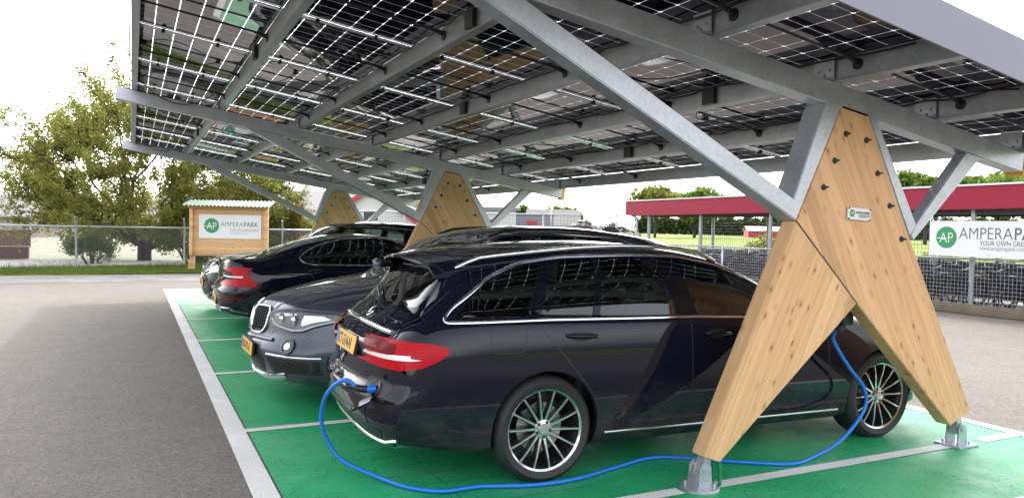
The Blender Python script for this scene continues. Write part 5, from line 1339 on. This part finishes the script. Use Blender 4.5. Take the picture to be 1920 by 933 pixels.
# ------------------------------------------------------------------ wire fence on the left
fa, fd = Vector((-2.29, 21.1, 0)), Vector((3.05, -.10, 0))
wf = thing('wire_fence', 'grey chain-link fence with cranked posts and a top rail in front of the spreading tree', 'fence', fa)
f0, f1 = -4, 5
for i in range(f0, f1+1):
    q = fd*i; b = MB(); b.tube([q, q+Vector((0, 0, 1.32)), q+Vector((-.02, -.09, 1.48)), q+Vector((-.03, -.16, 1.56))], .032, 8); b.build('fence_post', M['galv'], wf)
b = MB(); b.tube([fd*f0+Vector((0, 0, 1.26)), fd*f1+Vector((0, 0, 1.26))], .026, 8); b.build('top_rail', M['galv'], wf)
b = MB(); L_ = fd.length*(f1-f0); u_ = fd.normalized(); H_ = 1.24; k_ = 0.085
s0 = fd*f0
t = -H_
while t < L_:
    for sg in (1, -1):
        a0, a1 = (t, t+H_) if sg > 0 else (t+H_, t)
        pa = max(0, min(L_, min(a0, a1))); pb_ = max(0, min(L_, max(a0, a1)))
        if pb_-pa > .05:
            za = (pa-a0)/(a1-a0)*H_; zb = (pb_-a0)/(a1-a0)*H_; b.tube([s0+u_*pa+Vector((0, 0, .02+za)), s0+u_*pb_+Vector((0, 0,   .02+zb))], .0024, 3, caps=False)
    t += k_
b.build('chain_link_mesh', M['galv_dull'], wf, fix=False)

# ------------------------------------------------------------------ low wall and house behind the tree
brick = simple('dark_red_brick', (.10, .035, .038), .85, var=.3, vs=2, bump=.3)
lw = thing('low_wall', 'low dark red wall with pale coping behind the stones', 'wall', (-9.6, 27.5, 0), R(-6))
b = MB(); b.box((0, 0, .20), (11, .25, .40)); b.build('wall_base', brick, lw)
b = MB(); b.box((0, 0, .42), (11.1, .32, .03)); b.build('coping', M['kerb'], lw)
b = MB(); b.box((0, .3, .72), (11, .12, .56)); b.build('upper_boards', simple('brown_boards', (.16, .075, .045), .8, var=.3, vs=2), lw)
b = MB(); b.box((0, .3, 1.01), (11.1, .2, .03)); b.build('coping', M['kerb'], lw)
def house(name, label, loc, rz, wdt, dep, eave, ridge, wall, roof, group=None, trim=None, wins=(), gable_front=False, door=None):
    root = thing(name, label, 'building', loc, rz, group)
    b = MB(); b.box((0, 0, eave/2), (wdt, dep, eave)); 
    if gable_front: b.prism([(-wdt/2, eave), (wdt/2, eave), (0, ridge-.03)], -dep/2, dep/2, 'xz')
    else: b.prism([(-dep/2, eave), (dep/2, eave), (0, ridge-.03)], -wdt/2, wdt/2, 'yz')
    b.build('wall', wall, root)
    b = MB(); o = .35
    if gable_front:
        for s_ in (-1, 1):
            b.add([(0, -dep/2-o, ridge), (s_*(wdt/2+o), -dep/2-o, eave-o*(ridge-eave)/(wdt/2)), (s_*(wdt/2+o), dep/2+o, eave-o*(ridge-eave)/(wdt/2)), (0, dep/2+o, ridge)]+[(0, -dep/2-o, ridge+.14), (s_*(wdt/2+o), -dep/2-o, eave-o*(ridge-eave)/(wdt/2)+.14), (s_*(wdt/2+o), dep/2+o, eave-o*(ridge-eave)/(wdt/2)+.14), (0, dep/2+o, ridge+.14)], [(0, 1, 2, 3), (7, 6, 5, 4), (0, 4, 5, 1), (1, 5, 6, 2), (2, 6, 7, 3), (3, 7, 4, 0)])
    else:
        for s_ in (-1, 1):
            e = eave-o*(ridge-eave)/(dep/2); y1 = s_*(dep/2+o)
            b.add([(-wdt/2-o, 0, ridge), (wdt/2+o, 0, ridge), (wdt/2+o, y1, e), (-wdt/2-o, y1, e)]+[(-wdt/2-o, 0, ridge+.14), (wdt/2+o, 0, ridge+.14), (wdt/2+o, y1, e+.14), (-wdt/2-o, y1, e+.14)], [(0, 1, 2, 3), (7, 6, 5, 4), (0, 4, 5, 1), (1, 5, 6, 2), (2, 6, 7, 3), (3, 7, 4, 0)])
    b.build('roof', roof, root)
    if trim:
        b = MB()
        if gable_front:
            for s_ in (-1, 1): b.bar((0, -dep/2-o-.03, ridge+.02), (s_*(wdt/2+o), -dep/2-o-.03, eave-o*(ridge-eave)/(wdt/2)+.02), .06, .34)
        else: b.box((0, -dep/2-o-.05, eave-o*(ridge-eave)/(dep/2)+.05), (wdt+2*o, .1, .25))
        b.build('roof_trim', trim, root)
    for (x, z, ww, hh) in wins:
        b = MB(); b.box((x, -dep/2-.02, z), (ww, .06, hh)); wo = b.build('window', M['sign_white'], root); b = MB(); b.box((x, -dep/2-.055, z), (ww-.16, .02, hh-.16)); b.build('pane', M['dark_steel'], wo)
    return root
grey_roof = simple('grey_roof_tiles', (.23, .215, .21), .85, var=.18, vs=1.5, bump=.2, bscale=12); slate = simple('blue_grey_roof', (.20, .215, .27), .7, var=.12)
white_wall = simple('white_render', (.60, .60, .60), .8, var=.08); pale_wall = simple('pale_brick', (.38, .32, .28), .85, var=.2, vs=4)
redtrim = simple('red_barge_board', (.45, .03, .05), .5)
p = at_px(-100, 430, 60); house('farm_building', 'long low building with grey roof behind the spreading tree', (p.x, p.y, 0), R(-20), 16, 8, 1.5, 3.1, pale_wall, grey_roof, 'distant low buildings')
p = at_px(590, 420, 62); house('long_building', 'long low building with pale grey roof behind the young tree', (p.x-1.5, p.y, 0), R(-26), 20, 9, 2.0, 3.9, pale_wall, grey_roof, 'distant low buildings', M['sign_white'])
p = at_px(722, 420, 60); house('gabled_house', 'pale house with red edged gable seen between the two rear trestles', (p.x, p.y, 0), R(-30), 6.2, 9, 1.9, 4.0, white_wall, slate, 'distant low buildings', redtrim, ((0, 2.1, 1.2, .9),), True)
p = at_px(676, 420, 75); house('house_with_chimney', 'low house with red chimney behind the far trestle', (p.x, p.y, 0), R(-26), 9, 7, 2.6, 4.3, white_wall, slate, 'distant low buildings')
b = MB((p.x, p.y, 0)); q = at_px(668, 390, 73); 
ch = bpy.data.objects[ 'house_with_chimney']; b = MB(); b.box((-1.4, 0, 4.5), (.8, .7, 1.3)); b.build('chimney', redtrim, ch)
p = at_px(900, 420, 70); house('white_building', 'white building with flat blue-grey roof edge behind the middle trestle', (p.x-2.0, p.y, 0), R(-22), 9.5, 8, 3.0, 3.6, white_wall, slate, 'distant low buildings', slate, ((2.4, 1.6, 1.0, 1.1), (-1.5, 1.6, 1.0, 1.1)))
p = at_px(968, 420, 78); hb = thing('warehouse', 'flat blue-grey shed with a red door beyond the wire fence', 'building', (p.x, p.y, 0), R(-26)); b = MB(); b.box((0, 0, 1.3), (7.2, 6, 2.75)); b.build('wall', simple('blue_grey_cladding', (.22, .21, .27), .6, var=.06), hb); b = MB(); b.box((0, 0, 2.74), (7.4, 6.2, .14)); b.build('roof', slate, hb); b = MB(); b.box((1.5, -3.03, 1.1), (1.0, .08, 2.0)); b.build('door', redtrim, hb)
p = at_px(1010, 420, 95); house('farmhouse', 'small pale house with brown roof at the edge of the scrap heap', (p.x+2, p.y, 0), R(-26), 6, 6, 1.8, 3.6, pale_wall, grey_roof, 'distant low buildings')
# scrap heap
rng = np.random.default_rng(12)
for (px_, dep_, hh, ww, lab) in ((1095, 85, 2.3, 7.5, 'left heap of scrap metal beyond the fence'), (1148, 88, 2.2, 8.0, 'right heap of scrap metal beyond the fence')):
    p = at_px(px_, 425, dep_); b = MB(p.xy.to_3d())
    base = Vector((p.x, p.y, 0))
    for i in range(900):
        a = rng.uniform(0, 6.28); r0 = rng.uniform(0, 1)**.6; z = hh*(1-r0)**.8*rng.uniform(.5, 1.05); s_ = rng.uniform(.12, .5)
        rot = Matrix.Rotation(rng.uniform(0, 6), 3, 'Z') @ Matrix.Rotation(rng.uniform(-1, 1), 3, 'X')
        b.box(base+Vector((math.cos(a)*r0*ww*.6, math.sin(a)*r0*3, z)), (s_*1.5, s_*.7, s_*.5), rot, int(rng.integers(0, 3)))
    o = b.build('scrap_heap', [M['dark_steel'], simple('pale_scrap', (.5, .48, .46), .7), simple('rusty_scrap', (.16, .12, .12), .8)], fix=False); o.location = base; tag(o, lab, 'scrap heap', 'heaps of scrap beyond the fence', 'stuff')
p = at_px(1033, 420, 60); b = MB(); b.tube([(0, 0, 0), (0, 0, 4.3)], [.07, .04], 8); lm_ = b.build('lamp_mast', M['galv']); lm_.location = (p.x, p.y, 0); tag(lm_, 'thin grey mast standing beyond the fence right of the middle trestle', 'mast')

# ------------------------------------------------------------------ notice board
right2 = Vector((RT.x, RT.y, 0)).normalized()
bx = Vector((.87, 19.5, 0)); ang = math.atan2(right2.y, right2.x)+R(4)
nb_ = thing('notice_board', 'wooden notice board with green corrugated roof and white sign at the yard edge', 'notice board', bx, ang)
W_ = 2.30
for x in (0.06, W_-.04):
    b = MB(); b.box((x, 0, .98), (.10, .10, 1.96), bev=.006); b.build('post', M['wood_board'], nb_)
b = MB(); b.prism([(-.10, 0), (.02, 0), (.07, .45), (-.01, .45)], -.05, .05, 'xz'); b.build('post_foot', M['wood_board'], nb_)
b = MB()
for k in range(9): b.box((W_/2+.01, -.02, .525+.161*k), (W_-.02, .035, .158))
b.build('back_panel', M['wood_board'], nb_)
for x in (.04, W_-.02):
    b = MB(); b.box((x, -.10, 1.20), (.10, .14, 1.50)); b.build('side_board', M['wood_board'], nb_)
b = MB(); b.box((W_/2+.01, -.12, 1.93), (W_+.06, .22, .08)); b.build('head_board', M['wood_board'], nb_)
b = MB(); nw = 22; vs = []; 
for i in range(nw*6+1):
    x = -.14+(W_+.30)*i/(nw*6); zz = .022*math.sin(2*math.pi*i/6)
    vs += [(x, -.46, 1.99+zz-.02), (x, .30, 2.15+zz), (x, .30, 2.143+zz), (x, -.46, 1.983+zz-.02)]
b.add(vs, [(i*4+k, (i+1)*4+k, (i+1)*4+(k+1) % 4, i*4+(k+1) % 4) for i in range(nw*6) for k in range(4)], 0, True)
b.build('corrugated_roof', simple('green_corrugated_sheet', (.19, .27, .18), .5, var=.12), nb_)
logo_sign(nb_, Vector((.24, -.052, .98)), (1, 0, 0), (0, 0, 1), 1.86, .73)

# ------------------------------------------------------------------ bicycle shed and its mesh fence
sx = 14.0; ya_, yb_ = -3.0, 15.4
sh = thing('bicycle_shed', 'long open bicycle shed with flat red edged roof along the right side', 'shed', (sx, 0, 0))
def zsh(y): return -.0055*y
b = MB(); b.add([(0, ya_, 2.10+.01), (0, yb_, 2.10-.12), (0, yb_, 2.56-.12), (0, ya_, 2.56+.01)]+[(3.2, ya_, 2.11), (3.2, yb_, 1.98), (3.2, yb_, 2.44), (3.2, ya_, 2.57)], [(0, 1, 2, 3), (7, 6, 5, 4), (0, 4, 5, 1), (1, 5, 6, 2), (2, 6, 7, 3), (3, 7, 4, 0)])
b.build('roof', M['red_fascia'], sh)
b = MB(); b.add([(-.03, ya_, 2.555+.01), (-.03, yb_+.03, 2.555-.12), (-.03, yb_+.03, 2.59-.12), (-.03, ya_, 2.59+.01), (.1, ya_, 2.565), (.1, yb_+.03, 2.435), (.1, yb_+.03, 2.47), (.1, ya_, 2.60)], [(0, 1, 2, 3), (7, 6, 5, 4), (0, 4, 5, 1), (1, 5, 6, 2), (2, 6, 7, 3), (3, 7, 4, 0)]); b.build('roof_edge', M['sign_white'], sh)
for y in (14.45, 11.93, 9.17, 6.4, 3.75, 1.0, -1.8):
    for x in (.28, 2.95):
        b = MB(); b.tube([(x, y, 0), (x, y, 2.10+zsh(y))], .052, 12); b.build('post', M['galv_dull'], sh)
b = MB(); b.tube([(.12, 15.25, 2.0), (.12, 15.0, 1.93), (.12, 14.9, 1.85), (.12, 14.9, .1)], .035, 10); b.build('downpipe', M['galv_dull'], sh)
b = MB(); b.box((.9, (ya_+yb_)/2, 1.985), (.06, yb_-ya_, .10)); b.box((.28, (ya_+yb_)/2, 2.0), (.06, yb_-ya_, .08)); b.build('roof_beam', M['dark_steel'], sh)
kb = MB(); kb.box((sx+.06, (ya_+19)/2, .09), (.22, 19-ya_, .18), bev=.015); tag(kb.build('kerb', M['kerb']), kind='structure')
mf = thing('mesh_fence', 'dark steel mesh fence with waist-high rail standing in front of the bicycle shed', 'fence', (sx-.02, 0, 0))
def mesh_panel(parent, y0, y1, z0, z1, sp, r0, nm, mat):
    b = MB(); y = y0
    while y <= y1+1e-6: b.tube([(0, y, z0), (0, y, z1)], r0, 4, caps=False, smooth=False); y += sp
    z = z0
    while z <= z1+1e-6: b.tube([(-.004, y0, z), (-.004, y1, z)], r0, 4, caps=False, smooth=False); z += sp
    return b.build(nm, mat, parent, fix=False)
for k in range(7):
    y0 = -3.1+k*2.75; mesh_panel(mf, y0, y0+2.70, .20, 1.06, .075, .0030, 'mesh_panel', M['galv_dull'])
    b = MB(); b.tube([(0, y0-.025, .1), (0, y0-.025, 1.12)], .028, 8); b.build('fence_post', M['galv'], mf)
    b = MB(); b.tube([(0, y0, 1.09), (0, y0+2.75, 1.09)], .022, 8); b.build('rail', M['galv_dull'], mf)
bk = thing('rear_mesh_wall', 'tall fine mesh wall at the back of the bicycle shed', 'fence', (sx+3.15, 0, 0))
mesh_panel(bk, -3, 15.4, .1, 2.0, .10, .0035, 'mesh_panel', M['dark_steel'])
b = MB(); b.box((.04, 6.2, .50), (.04, 18.4, .86)); b.build('shade_board', M['dark_steel'], bk)  # added dark board, stands in for the shade behind the packed bicycles
for y in (15.3, 10, 5, 0): b = MB(); b.tube([(0, y, 0), (0, y, 2.0)], .03, 8); b.build('fence_post', M['dark_steel'], bk)
# banner
bn = thing('banner_sign', 'white company banner with round green logo hung on the shed mesh', 'sign', (sx-.08, 4.43, 0))
logo_sign(bn, Vector((0, 0, 1.13)), (0, -1, 0), (0, 0, 1), 2.45, .70)
# shed floor
sheet('shed_floor', sx+.17, -5, sx+5, 19, .004, M['paving'])
# bicycles
def bike_proto(frame_mat, label):
    r = thing('bicycle', label, 'bicycle', (0, 0, 0), 0, 'bicycles parked in the shed')
    for x in (-.52, .52):
        b = MB(); R_ = .34; pts = [(x+R_*math.cos(a), 0, .35+R_*math.sin(a)) for a in [k*math.pi/14 for k in range(29)]]; b.tube(pts, .019, 6, caps=False)
        for k in range(12): a = k*math.pi/6; b.tube([(x, 0, .35), (x+R_*math.cos(a), 0, .35+R_*math.sin(a))], .0018, 3, caps=False)
        b.tube([(x, -.04, .35), (x, .04, .35)], .02, 8); b.build('wheel', M['rubber'], r)
    b = MB()
    for a, c in (((-.52, 0, .35), (-.10, 0, .30)), ((-.10, 0, .30), (-.22, 0, .82)), ((-.10, 0, .30), (.36, 0, .80)), ((-.20, 0, .74), (.34, 0, .86)), ((-.52, 0, .35), (-.20, 0, .74)), ((.52, 0, .35), (.34, 0, .92))): b.tube([a, c], .016, 6)
    b.build('frame', frame_mat, r)
    b = MB(); b.tube([(.34, 0, .90), (.31, 0, 1.02), (.30, -.14, 1.05), (.20, -.28, 1.04)], .011, 6); b.tube([(.31, 0, 1.02), (.30, .14, 1.05), (.20, .28, 1.04)], .011, 6); b.build('handlebar', M['satin'], r)
    b = MB(); b.box((-.24, 0, .90), (.26, .15, .06), bev=.025); b.tube([(-.22, 0, .80), (-.24, 0, .89)], .012, 6); b.build('saddle', M['black'], r)
    b = MB(); b.tube([(-.10, -.09, .30), (-.10, .09, .30)], .012, 6); b.box((-.02, -.10, .22), (.08, .06, .02)); b.box((-.18, .10, .38), (.08, .06, .02)); b.build('pedals', M['black'], r)
    b = MB(); b.tube([(-.88+.36+.34*math.cos(a)*1.08-.0, 0, .35+.37*math.sin(a)) for a in [R(20)+k*R(14) for k in range(11)]], .012, 4); b.box((-.56, 0, .74), (.34, .12, .012)); b.build('mudguard_and_rack', M['black'], r)
    return r
fm = [simple('bike_black', (.015, .015, .018), .35, 0, .6), simple('bike_blue', (.01, .02, .07), .35, 0, .6), simple('bike_grey', (.20, .20, .21), .35, .4)]
protos = [bike_proto(fm[0], ''), bike_proto(fm[1], ''), bike_proto(fm[2], '')]
rb = random.Random(5); first = [True]*3; k = 0
y = 14.2
while y > 1.2:
    t_ = [0, 0, 1, 0, 2][k % 5]; o = protos[t_] if first[t_] else copy_tree(protos[t_]); first[t_] = False
    o.location = (sx+(.98 if k % 2 else 1.75)+rb.uniform(-.08, .08), y, 0.004); o.rotation_euler = (rb.uniform(-.10, .10), 0, (math.pi if rb.random() < .5 else 0)+rb.uniform(-.08, .08))
    o['label'] = ['black bicycle parked in the row behind the shed mesh', 'dark blue bicycle parked in the row behind the shed mesh', 'grey bicycle parked in the row behind the shed mesh'][t_]; o['group'] = ['black', 'dark blue', 'grey'][t_]+' bicycles parked in the shed'
    y -= rb.uniform(.24, .34); k += 1
# hedge and shrubs on the field side
hq = [((19.5, 30, 0), 12, 'dark_hedge'), ]
def hedge(label, a, c, h, seed, n, ls):
    a, c = Vector(a), Vector(c); L = (c-a).length; root = thing('hedge', label, 'hedge', (a+c)/2, math.atan2(c.y-a.y, c.x-a.x), 'hedges round the meadow'); rng = np.random.default_rng(seed)
    x = rng.uniform(-L/2, L/2, n); top = h*(.86+.10*np.sin(x*.9+seed)+.08*np.sin(x*2.3)); z = top*rng.uniform(0, 1, n)**.7; y = rng.normal(size=n)*h*.2
    b = MB()
    for k in range(int(L/5)): xx = -L/2+2+5*k; b.tube([(xx, 0, 0), (xx+.2, 0, h*.8)], [.12, .05], 5)
    b.build('stems', M['bark'], root, fix=False); link('foliage', leaves_mesh(np.stack([x, y, z], 1), ls, rng=rng), M['leaf_dark'], root)
qa, qb, qc = [at_px(*t_) for t_ in ((1195, 430, 260), (1600, 430, 220), (2080, 430, 170))]
hedge('long dark tree belt along the far side of the meadow', (qa.x, qa.y, 0), (qb.x, qb.y, 0), 6.2, 61, 26000, .50)
hedge('nearer dark tree belt at the right end of the meadow', (qb.x, qb.y, 0), (qc.x, qc.y, 0), 6.0, 62, 26000, .45)
for i, (px_, dep_, w_, h_, mt) in enumerate(((1260, 25, 1.2, 1.25, 'leaf_green'), (1325, 24, 1.5, 1.35, 'leaf_tree'), (1368, 23, 1.8, 1.7, 'leaf_tree'), (1420, 22, 1.5, 1.55, 'leaf_green'), (1700, 19, 1.3, 1.3, 'leaf_green'))):
    p = at_px(px_, 460, dep_); p.x = max(p.x, sx+3.7)
    bush('shrub', ['small green shrub at the left end of the shed row', 'yellow-green shrub left of the tallest one behind the shed', 'tallest yellow-green shrub behind the bicycle shed', 'darker shrub beside the trestle leg behind the shed', 'low shrub behind the shed right of the trestle'][i], (p.x, p.y, 0), (w_, w_, h_), 3000, .05, M[mt], 70+i, cat='shrub')
p = at_px(1442, 428, 190); house('red_barn', 'long low red barn across the meadow', (p.x, p.y, 0), R(-35), 11, 8, 1.6, 2.7, redtrim, M['sign_light_grey'], 'distant low buildings')
# tall fence from the shed end to the left
q0 = Vector((14.0, 15.9, 0)); q1 = Vector((4.0, 23.6, 0)); dd = q1-q0; Ls = dd.length
tf = thing('tall_mesh_fence', 'two metre green-grey mesh fence between the shed end and the bushes', 'fence', q0, math.atan2(dd.y, dd.x)-math.pi/2)
mesh_panel(tf, 0, Ls, .1, 1.95, .12, .0028, 'mesh_panel', M['dark_steel'])
b = MB(); b.tube([(0, 0, 1.97), (0, Ls, 1.97)], .022, 8); b.build('top_rail', M['galv_dull'], tf)
for k in range(6): b = MB(); b.tube([(0, Ls*k/5, 0), (0, Ls*k/5, 2.0)], .025, 8); b.build('fence_post', M['galv_dull'], tf)
